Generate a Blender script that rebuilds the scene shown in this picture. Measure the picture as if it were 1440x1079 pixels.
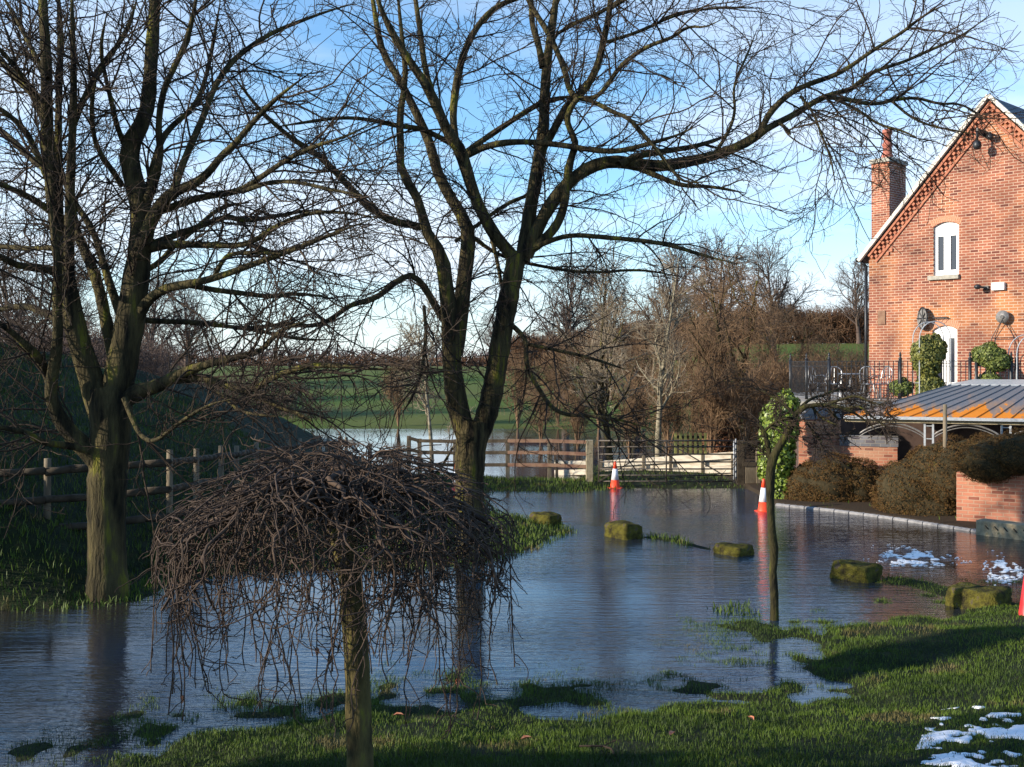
import bpy, math, random
import numpy as np
from mathutils import Vector, Matrix
R_ = math.radians
random.seed(7)
RNG = np.random.default_rng(11)
SC = bpy.context.scene
for o in list(bpy.data.objects): bpy.data.objects.remove(o, do_unlink=True)

# ------------------------------------------------------------------ camera
F = 1500.0; HOR = 515.0; EYE = 3.4
cam_d = bpy.data.cameras.new('camera'); cam = bpy.data.objects.new('camera', cam_d)
SC.collection.objects.link(cam); SC.camera = cam
cam_d.sensor_width = 36.0; cam_d.lens = 36.0 * F / 1440.0
cam.location = (0, 0, EYE); cam.rotation_euler = (R_(90), 0, 0)
cam_d.shift_y = -(539.5 - HOR) / 1440.0
cam_d.clip_start = 0.1; cam_d.clip_end = 6000
SC.render.resolution_x = 1024; SC.render.resolution_y = 767
# ------------------------------------------------------------------ sun, sky, exposure
SUN_AZ = R_(-105)      # compass style from +Y towards +X: the sun stands to the left
SUN_EL = R_(18)
sd = Vector((math.sin(SUN_AZ)*math.cos(SUN_EL), math.cos(SUN_AZ)*math.cos(SUN_EL), math.sin(SUN_EL)))
sl = bpy.data.lights.new('sun', 'SUN'); sl.energy = 5.0; sl.angle = R_(0.53); sl.color = (1.0, 0.87, 0.70)
so = bpy.data.objects.new('sun', sl); SC.collection.objects.link(so)
so.rotation_euler = (-sd).to_track_quat('-Z', 'Y').to_euler(); so.location = (-30, 0, 30)
SC.view_settings.view_transform = 'Standard'; SC.view_settings.look = 'None'
SC.view_settings.exposure = 0.7; SC.view_settings.gamma = 1.0
w = bpy.data.worlds.new('World'); SC.world = w; w.use_nodes = True
nt = w.node_tree; nt.nodes.clear()
def N(nt, typ, **kw):
    n = nt.nodes.new(typ)
    for k, v in kw.items(): setattr(n, k, v)
    return n
out = N(nt, 'ShaderNodeOutputWorld'); bg = N(nt, 'ShaderNodeBackground'); bg.inputs[1].default_value = 0.145
sky = N(nt, 'ShaderNodeTexSky', sky_type='NISHITA'); sky.sun_disc = False
sky.sun_elevation = SUN_EL; sky.sun_rotation = SUN_AZ; sky.altitude = 60; sky.air_density = 1.0; sky.dust_density = 0.3; sky.ozone_density = 2.2
tc = N(nt, 'ShaderNodeTexCoord'); sep = N(nt, 'ShaderNodeSeparateXYZ'); nt.links.new(tc.outputs['Generated'], sep.inputs[0])
mp = N(nt, 'ShaderNodeMapping'); mp.inputs['Scale'].default_value = (1.8, 1.8, 6.5); mp.inputs['Location'].default_value = (0.35, 0.2, 0.1)
nt.links.new(tc.outputs['Generated'], mp.inputs[0])
nz = N(nt, 'ShaderNodeTexNoise'); nz.inputs['Scale'].default_value = 1.5; nz.inputs['Detail'].default_value = 7; nz.inputs['Roughness'].default_value = 0.52
nt.links.new(mp.outputs[0], nz.inputs['Vector'])
rp = N(nt, 'ShaderNodeValToRGB'); rp.color_ramp.elements[0].position = 0.40; rp.color_ramp.elements[1].position = 0.56
nt.links.new(nz.outputs['Fac'], rp.inputs[0])
el = N(nt, 'ShaderNodeValToRGB')                    # how much cloud at each height of the sky
cr = el.color_ramp; cr.elements[0].position = 0.0; cr.elements[0].color = (.9,)*3+(1,)
cr.elements[1].position = 0.42; cr.elements[1].color = (.03,)*3+(1,)
e = cr.elements.new(0.09); e.color = (1, 1, 1, 1)
e = cr.elements.new(0.20); e.color = (.8,)*3+(1,); e = cr.elements.new(0.29); e.color = (.55,)*3+(1,)
nt.links.new(sep.outputs['Z'], el.inputs[0])
mu = N(nt, 'ShaderNodeMath', operation='MULTIPLY'); nt.links.new(rp.outputs[0], mu.inputs[0]); nt.links.new(el.outputs[0], mu.inputs[1])
mu2 = N(nt, 'ShaderNodeMath', operation='MULTIPLY'); nt.links.new(mu.outputs[0], mu2.inputs[0]); mu2.inputs[1].default_value = 0.85
tint = N(nt, 'ShaderNodeMix', data_type='RGBA', blend_type='MULTIPLY'); tint.inputs[0].default_value = 1.0
nt.links.new(sky.outputs[0], tint.inputs[6]); tint.inputs[7].default_value = (0.84, 1.08, 1.22, 1)
hzr = N(nt, 'ShaderNodeMapRange'); hzr.inputs[1].default_value = .0; hzr.inputs[2].default_value = .17; hzr.inputs[3].default_value = .72; hzr.inputs[4].default_value = 0; nt.links.new(sep.outputs['Z'], hzr.inputs[0])
mxm = N(nt, 'ShaderNodeMath', operation='MAXIMUM'); nt.links.new(mu2.outputs[0], mxm.inputs[0]); nt.links.new(hzr.outputs[0], mxm.inputs[1]); mu2 = mxm
mx = N(nt, 'ShaderNodeMix', data_type='RGBA'); mx.inputs[7].default_value = (4.4, 4.75, 5.3, 1)
nt.links.new(mu2.outputs[0], mx.inputs[0]); nt.links.new(tint.outputs[2], mx.inputs[6])
nt.links.new(mx.outputs[2], bg.inputs[0]); nt.links.new(bg.outputs[0], out.inputs[0])

# ------------------------------------------------------------------ helpers
def W(px, py, z=0.0):                       # ground point seen at a photograph pixel
    D = F * (EYE - z) / (py - HOR); return np.array([(px - 720) / F * D, D, z])
def P3(px, py, D): return np.array([(px - 720) / F * D, D, EYE - (py - HOR) / F * D])
def link(o, parent=None):
    SC.collection.objects.link(o)
    if parent is not None: o.parent = parent
    return o
def tag(o, label=None, cat=None, group=None, kind=None):
    if label: o['label'] = label
    if cat: o['category'] = cat
    if group: o['group'] = group
    if kind: o['kind'] = kind
    return o
def empty(name, loc=(0, 0, 0), rz=0.0, label=None, cat=None, group=None):
    o = bpy.data.objects.new(name, None); link(o); o.location = loc; o.rotation_euler.z = rz; o.empty_display_size = .2
    return tag(o, label, cat, group)
def mesh_np(name, V, Fc, mat, parent=None, smooth=False):
    """V (n,3), Fc (m,k) int array -> one object"""
    V = np.asarray(V, dtype=np.float32).reshape(-1, 3); Fc = np.asarray(Fc, dtype=np.int32)
    me = bpy.data.meshes.new(name); me.vertices.add(len(V)); me.vertices.foreach_set('co', V.ravel())
    m, k = Fc.shape; me.loops.add(m*k); me.loops.foreach_set('vertex_index', Fc.ravel())
    me.polygons.add(m); me.polygons.foreach_set('loop_start', np.arange(0, m*k, k, dtype=np.int32))
    me.polygons.foreach_set('loop_total', np.full(m, k, dtype=np.int32))
    if smooth: me.polygons.foreach_set('use_smooth', np.ones(m, dtype=bool))
    me.update(calc_edges=True); me.materials.append(mat)
    return link(bpy.data.objects.new(name, me), parent)
class MB:
    def __init__(s): s.v = []; s.f = []
    def add(s, vs, fs):
        n = len(s.v); s.v += [tuple(map(float, v)) for v in vs]; s.f += [tuple(i+n for i in f) for f in fs]; return s
    def box(s, x0, x1, y0, y1, z0, z1):
        return s.add([(x0,y0,z0),(x1,y0,z0),(x1,y1,z0),(x0,y1,z0),(x0,y0,z1),(x1,y0,z1),(x1,y1,z1),(x0,y1,z1)],
            [(0,3,2,1),(4,5,6,7),(0,1,5,4),(1,2,6,5),(2,3,7,6),(3,0,4,7)])
    def bar(s, a, b, wx, hz, up=(0,0,1)):      # rectangular bar a->b
        a = Vector(a); b = Vector(b); t = (b-a).normalized(); u = t.cross(Vector(up))
        if u.length < 1e-3: u = t.cross(Vector((1,0,0)))
        u.normalize(); v = u.cross(t); u *= wx/2; v *= hz/2
        return s.add([a-u-v,a+u-v,a+u+v,a-u+v,b-u-v,b+u-v,b+u+v,b-u+v],[(0,3,2,1),(4,5,6,7),(0,1,5,4),(1,2,6,5),(2,3,7,6),(3,0,4,7)])
    def cyl(s, a, b, r0, r1=None, n=10):
        r1 = r0 if r1 is None else r1
        a = Vector(a); b = Vector(b); t = (b-a).normalized(); u = t.cross(Vector((0,0,1)))
        if u.length < 1e-3: u = Vector((1,0,0))
        u.normalize(); v = u.cross(t); vs = []; fs = []
        for c, r in ((a, r0), (b, r1)):
            for i in range(n):
                q = 2*math.pi*i/n; vs.append(c+u*r*math.cos(q)+v*r*math.sin(q))
        for i in range(n): fs.append((i, (i+1) % n, n+(i+1) % n, n+i))
        fs.append(tuple(range(n))[::-1]); fs.append(tuple(range(n, 2*n)))
        return s.add(vs, fs)
    def tube(s, pts, r, n=6):
        for i in range(len(pts)-1): s.cyl(pts[i], pts[i+1], r, r, n)
        return s
    def lathe(s, prof, c=(0,0,0), n=20):
        vs = []; fs = []
        for (r, z) in prof:
            for i in range(n):
                q = 2*math.pi*i/n; vs.append((c[0]+r*math.cos(q), c[1]+r*math.sin(q), c[2]+z))
        for k in range(len(prof)-1):
            for i in range(n): fs.append((k*n+i, k*n+(i+1) % n, (k+1)*n+(i+1) % n, (k+1)*n+i))
        fs.append(tuple(range(n))[::-1]); fs.append(tuple(range((len(prof)-1)*n, len(prof)*n)))
        return s.add(vs, fs)
    def prism(s, poly, z0, z1):
        n = len(poly)
        return s.add([(p[0],p[1],z0) for p in poly]+[(p[0],p[1],z1) for p in poly],
            [tuple(range(n))[::-1], tuple(range(n, 2*n))]+[(i,(i+1)%n,n+(i+1)%n,n+i) for i in range(n)])
    def build(s, name, mat, parent=None, smooth=False, bevel=0):
        me = bpy.data.meshes.new(name); me.from_pydata(s.v, [], s.f); me.update()
        import bmesh
        bm = bmesh.new(); bm.from_mesh(me); bmesh.ops.recalc_face_normals(bm, faces=bm.faces); bm.to_mesh(me); bm.free()
        me.materials.append(mat)
        if smooth:
            for p in me.polygons: p.use_smooth = True
        o = link(bpy.data.objects.new(name, me), parent)
        if bevel:
            m = o.modifiers.new('bevel', 'BEVEL'); m.width = bevel; m.segments = 2; m.limit_method = 'ANGLE'
        return o

# ------------------------------------------------------------------ materials
def mat(name, c1, c2=None, scale=8, rough=.8, bump=0, bscale=None, stretch=(1,1,1), c3=None, c3pos=.62, metal=0, spec=.5, detail=6, coord='Object', bdist=.02, trans=0):
    m = bpy.data.materials.new(name); m.use_nodes = True; t = m.node_tree
    b = t.nodes['Principled BSDF']; b.inputs['Roughness'].default_value = rough; b.inputs['Metallic'].default_value = metal
    b.inputs['Specular IOR Level'].default_value = spec; b.inputs['Base Color'].default_value = (*c1, 1)
    if c2 is not None or bump:
        tc = N(t, 'ShaderNodeTexCoord'); mp = N(t, 'ShaderNodeMapping'); mp.inputs['Scale'].default_value = stretch
        t.links.new(tc.outputs[coord], mp.inputs[0])
    if c2 is not None:
        nz = N(t, 'ShaderNodeTexNoise'); nz.inputs['Scale'].default_value = scale; nz.inputs['Detail'].default_value = detail; nz.inputs['Roughness'].default_value = .6
        t.links.new(mp.outputs[0], nz.inputs['Vector'])
        r = N(t, 'ShaderNodeValToRGB'); r.color_ramp.elements[0].color = (*c1, 1); r.color_ramp.elements[0].position = .36
        r.color_ramp.elements[1].color = (*c2, 1); r.color_ramp.elements[1].position = .58
        if c3 is not None: q = r.color_ramp.elements.new(c3pos+.05); q.color = (*c3, 1)
        t.links.new(nz.outputs['Fac'], r.inputs[0]); t.links.new(r.outputs[0], b.inputs['Base Color'])
    if bump:
        n2 = N(t, 'ShaderNodeTexNoise'); n2.inputs['Scale'].default_value = bscale or scale*2; n2.inputs['Detail'].default_value = 8
        t.links.new(mp.outputs[0], n2.inputs['Vector'])
        bp = N(t, 'ShaderNodeBump'); bp.inputs['Strength'].default_value = bump; bp.inputs['Distance'].default_value = bdist
        t.links.new(n2.outputs['Fac'], bp.inputs['Height']); t.links.new(bp.outputs[0], b.inputs['Normal'])
    return m
def brick_mat(name, axes, cA, cB, mortar, patch=None, rowh=.076, bw=.228, dark=.12):
    m = bpy.data.materials.new(name); m.use_nodes = True; t = m.node_tree; b = t.nodes['Principled BSDF']
    b.inputs['Roughness'].default_value = .85; b.inputs['Specular IOR Level'].default_value = .25
    tc = N(t, 'ShaderNodeTexCoord'); sp = N(t, 'ShaderNodeSeparateXYZ'); cb = N(t, 'ShaderNodeCombineXYZ')
    t.links.new(tc.outputs['Object'], sp.inputs[0]); t.links.new(sp.outputs[axes[0]], cb.inputs[0]); t.links.new(sp.outputs[axes[1]], cb.inputs[1])
    def noise(sc, det=4):
        n = N(t, 'ShaderNodeTexNoise'); n.inputs['Scale'].default_value = sc; n.inputs['Detail'].default_value = det
        t.links.new(tc.outputs['Object'], n.inputs['Vector']); return n
    def brick(c1, c2, mo, bias=0.0):
        k = N(t, 'ShaderNodeTexBrick'); k.inputs['Scale'].default_value = 1; k.inputs['Brick Width'].default_value = bw
        k.inputs['Row Height'].default_value = rowh; k.inputs['Mortar Size'].default_value = .0095; k.inputs['Mortar Smooth'].default_value = .25
        k.inputs['Bias'].default_value = bias; k.offset = .5
        k.inputs['Color1'].default_value = (*c1, 1); k.inputs['Color2'].default_value = (*c2, 1); k.inputs['Mortar'].default_value = (*mo, 1)
        t.links.new(cb.outputs[0], k.inputs['Vector']); return k
    k1 = brick(cA, cB, mortar)
    col = k1.outputs['Color']
    if patch:
        k2 = brick(patch, tuple(.8*x for x in patch), mortar); n = noise(.55, 3)
        r = N(t, 'ShaderNodeValToRGB'); r.color_ramp.elements[0].position = .5; r.color_ramp.elements[1].position = .66
        t.links.new(n.outputs['Fac'], r.inputs[0]); mx = N(t, 'ShaderNodeMix', data_type='RGBA')
        t.links.new(r.outputs[0], mx.inputs[0]); t.links.new(col, mx.inputs[6]); t.links.new(k2.outputs['Color'], mx.inputs[7]); col = mx.outputs[2]
    # odd dark bricks: a per-brick random value out of a black/white brick texture
    k3 = brick((0,0,0), (1,1,1), (0,0,0)); k3.inputs['Mortar'].default_value = (0,0,0,1)
    ma = N(t, 'ShaderNodeMath', operation='GREATER_THAN'); ma.inputs[1].default_value = 1-dark; t.links.new(k3.outputs['Color'], ma.inputs[0])
    m3 = N(t, 'ShaderNodeMix', data_type='RGBA', blend_type='MULTIPLY'); t.links.new(ma.outputs[0], m3.inputs[0]); t.links.new(col, m3.inputs[6]); m3.inputs[7].default_value = (.62,.56,.60,1)
    n = noise(1.1, 9); r = N(t, 'ShaderNodeValToRGB'); r.color_ramp.elements[0].position = .3; r.color_ramp.elements[0].color = (.55,.53,.53,1); r.color_ramp.elements[1].position = .7; r.color_ramp.elements[1].color = (1.15,1.12,1.1,1)
    t.links.new(n.outputs['Fac'], r.inputs[0]); m4 = N(t, 'ShaderNodeMix', data_type='RGBA', blend_type='MULTIPLY'); m4.inputs[0].default_value = 1
    t.links.new(m3.outputs[2], m4.inputs[6]); t.links.new(r.outputs[0], m4.inputs[7]); t.links.new(m4.outputs[2], b.inputs['Base Color'])
    bp = N(t, 'ShaderNodeBump'); bp.inputs['Strength'].default_value = .6; bp.inputs['Distance'].default_value = .008; bp.invert = True
    t.links.new(k1.outputs['Fac'], bp.inputs['Height']); t.links.new(bp.outputs[0], b.inputs['Normal'])
    return m
M = {}
M['bark'] = mat('bark', (.010,.009,.006), (.075,.062,.028), 5, .95, 1.0, 26, (1,1,.2), c3=(.13,.125,.02), bdist=.05, spec=.2)
M['bark2'] = mat('bark_ridged', (.011,.009,.006), (.08,.065,.03), 7, .95, 1.0, 34, (1,1,.15), c3=(.14,.132,.02), bdist=.06, spec=.2)
M['moss_bark'] = mat('moss_bark', (.015,.013,.008), (.045,.040,.015), 9, .95, 1.0, 40, (1,1,.3), c3=(.075,.078,.012), bdist=.02, spec=.2)
M['lit_moss_bark'] = mat('lit_moss_bark', (.03,.026,.012), (.105,.085,.032), 9, .95, 1.0, 40, (1,1,.3), c3=(.15,.15,.025), bdist=.02, spec=.2)  # lighter copy of moss_bark, sunlight put into the weeping trunk's colour
M['twig'] = mat('twig', (.022,.016,.013), (.05,.036,.025), 3, .9, spec=.2)
M['twig_warm'] = mat('twig_warm', (.022,.013,.010), (.075,.050,.034), 14, .8, spec=.3)
M['twig_pale'] = mat('twig_pale', (.17,.14,.10), (.30,.25,.18), 2, .9, spec=.2)
M['twig_willow'] = mat('twig_willow', (.12,.075,.045), (.22,.145,.085), 1.2, .9, spec=.2)
M['twig_far'] = mat('twig_far', (.075,.055,.05), (.12,.09,.075), 1, .95, spec=.1)
M['hedge_shoot'] = mat('hedge_shoot', (.06,.034,.014), (.15,.085,.035), 6, .9, spec=.1)
M['birch'] = mat('birch_bark', (.10,.09,.06), (.27,.24,.17), 5, .9, .3, 20, (1,1,2), spec=.2)
M['grass'] = mat('grass', (.010,.015,.007), (.021,.029,.009), 3, .9, .8, 30, c3=(.040,.038,.016), bdist=.03, spec=.15)
M['water_weed'] = mat('meadow_grass', (.05,.085,.015), (.085,.13,.02), .3, .9, spec=.1)
M['timber'] = mat('timber', (.10,.08,.055), (.20,.165,.115), 6, .9, .5, 30, (1,1,.3), bdist=.006, spec=.2)
M['timber_rail'] = mat('dark_timber', (.035,.028,.02), (.075,.06,.042), 5, .9, .5, 30, spec=.2, bdist=.006)
M['timber_pale'] = mat('pale_timber', (.42,.36,.27), (.66,.60,.49), 3, .85, .4, 25, (1,1,4), spec=.2, bdist=.006)
M['timber_red'] = mat('red_timber', (.16,.085,.06), (.24,.15,.10), 5, .9, spec=.2)
M['steel'] = mat('galvanised_steel', (.17,.165,.16), (.26,.25,.24), 20, .5, metal=.4)
M['gatesteel'] = mat('weathered_gate_steel', (.05,.042,.036), (.09,.075,.06), 15, .6, metal=.2)
M['iron'] = mat('black_iron', (.012,.014,.018), (.03,.034,.04), 30, .45, metal=.3)
M['greypaint'] = mat('grey_painted_steel', (.30,.33,.36), (.40,.43,.46), 20, .5)
M['white'] = mat('white_paint', (.78,.79,.80), None, rough=.45)
M['chrome'] = mat('silver_wire', (.30,.32,.35), None, rough=.4, metal=.6)
M['sill'] = mat('sill_stone', (.26,.25,.22), (.36,.34,.29), 12, .85)
M['coping'] = mat('verge_mortar', (.5,.48,.43), (.66,.63,.56), 6, .85, .2, 30)
M['slate'] = mat('slate', (.03,.034,.042), (.055,.06,.07), 4, .6, .4, 20, (1,1,6))
M['pot'] = mat('terracotta', (.30,.09,.06), (.38,.13,.09), 10, .8)
M['stone'] = mat('stone', (.07,.06,.045), (.15,.13,.10), 9, .95, .8, 25, bdist=.02)
M['mossstone'] = mat('mossy_stone', (.03,.027,.014), (.105,.098,.018), 7, .95, 1.0, 45, c3=(.085,.07,.05), c3pos=.60, bdist=.03, spec=.1)
M['trough'] = mat('old_stone', (.22,.18,.11), (.34,.29,.19), 7, .95, .6, 25, c3=(.2,.18,.10))
M['kerb'] = mat('kerb_stone', (.16,.16,.165), (.25,.25,.26), 9, .8, .3, 30)
M['orange'] = mat('cone_orange', (.85,.07,.02), None, rough=.5)
M['reflect'] = mat('cone_white', (.78,.80,.84), None, rough=.4)
M['redplastic'] = mat('red_plastic', (.55,.025,.03), (.42,.02,.025), 6, .45)
M['shadeblack'] = mat('shade_black', (.015,.015,.015), None, rough=.8)  # flat black that paints the shade in notches and behind windows
M['soil'] = mat('soil', (.035,.026,.018), (.07,.05,.035), 8, .95, .6, 30)
M['snow'] = mat('snow', (.80,.83,.88), (.88,.90,.93), 20, .6, .35, 30, spec=.3, bdist=.02)
M['glare_flecks'] = mat('glare_flecks', (.95,.95,.95), None, rough=.5)  # plain white that paints sun glare on the water
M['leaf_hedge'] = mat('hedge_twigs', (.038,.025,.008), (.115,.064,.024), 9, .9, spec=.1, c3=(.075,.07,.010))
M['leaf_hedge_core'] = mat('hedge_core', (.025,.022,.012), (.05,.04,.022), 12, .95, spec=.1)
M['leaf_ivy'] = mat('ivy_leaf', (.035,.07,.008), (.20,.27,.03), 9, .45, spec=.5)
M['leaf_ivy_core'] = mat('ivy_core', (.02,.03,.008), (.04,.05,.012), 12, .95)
M['leaf_top'] = mat('topiary_leaf', (.05,.07,.012), (.17,.17,.03), 8, .6)
M['leaf_box'] = mat('box_leaf', (.05,.08,.015), (.14,.17,.03), 8, .6)
M['leaf_dead'] = mat('dead_leaf', (.36,.10,.04), (.50,.22,.12), 25, .7)
M['leaf_shade_yew'] = mat('shade_yew_leaf', (.012,.022,.008), (.03,.045,.015), 6, .8)
M['bluebrick'] = brick_mat('blue_brick', (0, 2), (.16,.17,.20), (.24,.25,.28), (.30,.29,.27), rowh=.09, bw=.24)
M['brick_f'] = brick_mat('house_brick', (0, 2), (.34,.122,.072), (.235,.08,.055), (.53,.39,.29), patch=(.45,.19,.08), dark=.09)
M['brick_s'] = brick_mat('house_brick_side', (1, 2), (.40,.135,.075), (.30,.095,.06), (.74,.62,.50))
M['brick_w'] = brick_mat('garden_brick', (0, 2), (.56,.24,.15), (.46,.18,.115), (.50,.33,.23), patch=(.42,.30,.20), dark=.14, rowh=.078, bw=.23)
M['shadeint'] = mat('shaded_shelter_brick', (.05,.03,.025), (.08,.05,.04), 5, .95)  # brick colour darkened to carry the shade under the canopy
def glass():
    m = bpy.data.materials.new('window_glass'); m.use_nodes = True; b = m.node_tree.nodes['Principled BSDF']
    b.inputs['Base Color'].default_value = (.03,.035,.05,1); b.inputs['Roughness'].default_value = .04; b.inputs['Specular IOR Level'].default_value = .9; return m
M['glass'] = glass()
def water():
    m = bpy.data.materials.new('flood_water'); m.use_nodes = True; t = m.node_tree; b = t.nodes['Principled BSDF']
    b.inputs['IOR'].default_value = 1.6; b.inputs['Roughness'].default_value = .035
    tc = N(t, 'ShaderNodeTexCoord')
    nz = N(t, 'ShaderNodeTexNoise'); nz.inputs['Scale'].default_value = .25; t.links.new(tc.outputs['Object'], nz.inputs['Vector'])
    r = N(t, 'ShaderNodeValToRGB'); r.color_ramp.elements[0].color = (.009,.027,.060,1); r.color_ramp.elements[1].color = (.022,.020,.020,1)
    r.color_ramp.elements[0].position = .4; r.color_ramp.elements[1].position = .62
    t.links.new(nz.outputs['Fac'], r.inputs[0]); t.links.new(r.outputs[0], b.inputs['Base Color'])
    def bn(scale, st, s):
        mp = N(t, 'ShaderNodeMapping'); mp.inputs['Scale'].default_value = st; t.links.new(tc.outputs['Object'], mp.inputs[0])
        n = N(t, 'ShaderNodeTexNoise'); n.inputs['Scale'].default_value = scale; n.inputs['Detail'].default_value = 3; t.links.new(mp.outputs[0], n.inputs['Vector'])
        k = N(t, 'ShaderNodeMath', operation='MULTIPLY'); k.inputs[1].default_value = s; t.links.new(n.outputs['Fac'], k.inputs[0]); return k
    a = bn(5.0, (.28,1.5,1), .8); c = bn(18, (.4,1.5,1), .34)
    ad = N(t, 'ShaderNodeMath', operation='ADD'); t.links.new(a.outputs[0], ad.inputs[0]); t.links.new(c.outputs[0], ad.inputs[1])
    # rippled and calm stretches
    n3 = N(t, 'ShaderNodeTexNoise'); n3.inputs['Scale'].default_value = .22; mp3 = N(t, 'ShaderNodeMapping'); mp3.inputs['Scale'].default_value = (.6,1.6,1)
    t.links.new(tc.outputs['Object'], mp3.inputs[0]); t.links.new(mp3.outputs[0], n3.inputs['Vector'])
    mr = N(t, 'ShaderNodeMapRange'); mr.inputs[1].default_value = .35; mr.inputs[2].default_value = .65; mr.inputs[3].default_value = .16; mr.inputs[4].default_value = .6
    t.links.new(n3.outputs['Fac'], mr.inputs[0])
    bp = N(t, 'ShaderNodeBump'); bp.inputs['Distance'].default_value = .045
    sy = N(t, 'ShaderNodeSeparateXYZ'); t.links.new(tc.outputs['Object'], sy.inputs[0]); fy = N(t, 'ShaderNodeMapRange'); fy.inputs[1].default_value = 26; fy.inputs[2].default_value = 34; fy.inputs[3].default_value = 1; fy.inputs[4].default_value = .12; t.links.new(sy.outputs['Y'], fy.inputs[0])
    ml = N(t, 'ShaderNodeMath', operation='MULTIPLY'); t.links.new(mr.outputs[0], ml.inputs[0]); t.links.new(fy.outputs[0], ml.inputs[1]); t.links.new(ml.outputs[0], bp.inputs['Strength'])
    t.links.new(ad.outputs[0], bp.inputs['Height']); t.links.new(bp.outputs[0], b.inputs['Normal'])
    return m
M['water'] = water()

# ------------------------------------------------------------------ noise for geometry
_G = RNG.random((64, 64))
def vnoise(x, y, s):
    x = np.asarray(x)*s+100.3; y = np.asarray(y)*s+77.1
    xi = np.floor(x).astype(int); yi = np.floor(y).astype(int); fx = x-xi; fy = y-yi
    fx = fx*fx*(3-2*fx); fy = fy*fy*(3-2*fy)
    g = lambda a, b: _G[a % 64, b % 64]
    return (g(xi,yi)*(1-fx)+g(xi+1,yi)*fx)*(1-fy)+(g(xi,yi+1)*(1-fx)+g(xi+1,yi+1)*fx)*fy-.5
def sdist(poly, X, Y):
    """signed distance to polygon, positive inside"""
    poly = np.asarray(poly)[:, :2]; n = len(poly); d = np.full(X.shape, 1e9); ins = np.zeros(X.shape, bool)
    for i in range(n):
        a = poly[i]; b = poly[(i+1) % n]; e = b-a; L = (e**2).sum()
        t = np.clip(((X-a[0])*e[0]+(Y-a[1])*e[1])/L, 0, 1)
        d = np.minimum(d, np.hypot(X-a[0]-t*e[0], Y-a[1]-t*e[1]))
        c = (a[1] > Y) != (b[1] > Y)
        if e[1] != 0: ins ^= c & (X < e[0]*(Y-a[1])/e[1]+a[0])
    return np.where(ins, d, -d)
def S(e0, e1, x): t = np.clip((x-e0)/(e1-e0), 0, 1); return t*t*(3-2*t)

# shorelines, traced on the water level
near = [W(*p) for p in ((-60,1110),(60,1085),(200,1075),(260,1030),(400,1012),(560,992),(700,985),(760,1000),(900,1004),(960,985),(1010,998),(1090,988),(1160,975),(1195,945),(1150,915),(1120,893),(1200,872),(1290,868),(1340,858),(1440,845),(1600,835))]
near = [(-30, near[0][1])] + [tuple(p[:2]) for p in near] + [(40, 15), (40, -60), (-30, -60)]
leftl = [W(*p) for p in ((-80,862),(90,856),(200,846),(236,820),(330,808),(500,802),(640,796),(700,786),(750,770),(800,748),(770,735),(690,720),(672,700),(690,690),(800,693),(850,689),(870,684))]
leftl = [(-80, leftl[0][1])] + [tuple(p[:2]) for p in leftl] + [(3.3,31.6),(0,32.0),(-3.2,33.5),(-5.0,38),(-10.8,56),(-16,62),(-80,70)]
KB = [W(px, py)[:2] for px, py in ((1092,711),(1120,714),(1170,719),(1240,728),(1300,737),(1370,748),(1440,757),(1560,770))]
KB = [np.array(p) for p in KB]
right = [(6.6,31.0)] + [tuple(p) for p in KB] + [(40,19),(90,19),(90,70),(9,70),(10,45),(6.6,37)]
gateland = [(2.4,29.7),(6.8,29.5),(8,34),(8,38),(2.2,36),(2.2,31.5)]
spit = [W(*p)[:2] for p in ((1240,812),(1290,816),(1345,830),(1400,842),(1400,850),(1330,840),(1280,824),(1236,820))]
spit2 = [W(*p)[:2] for p in ((905,754),(950,757),(1000,772),(1000,775),(940,761),(905,757))]
far = [(-400,60),(-12,58),(10,57.5),(14,45),(400,45),(4000,4000),(-4000,4000)]
def crest(Y): return np.interp(Y, [-10, 6, 12, 17, 25, 30, 36, 46, 52, 57, 60], [1.6, 1.7, 2.2, 3.2, 3.7, 3.2, 2.8, 2.2, 1.55, .9, .2])
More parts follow.
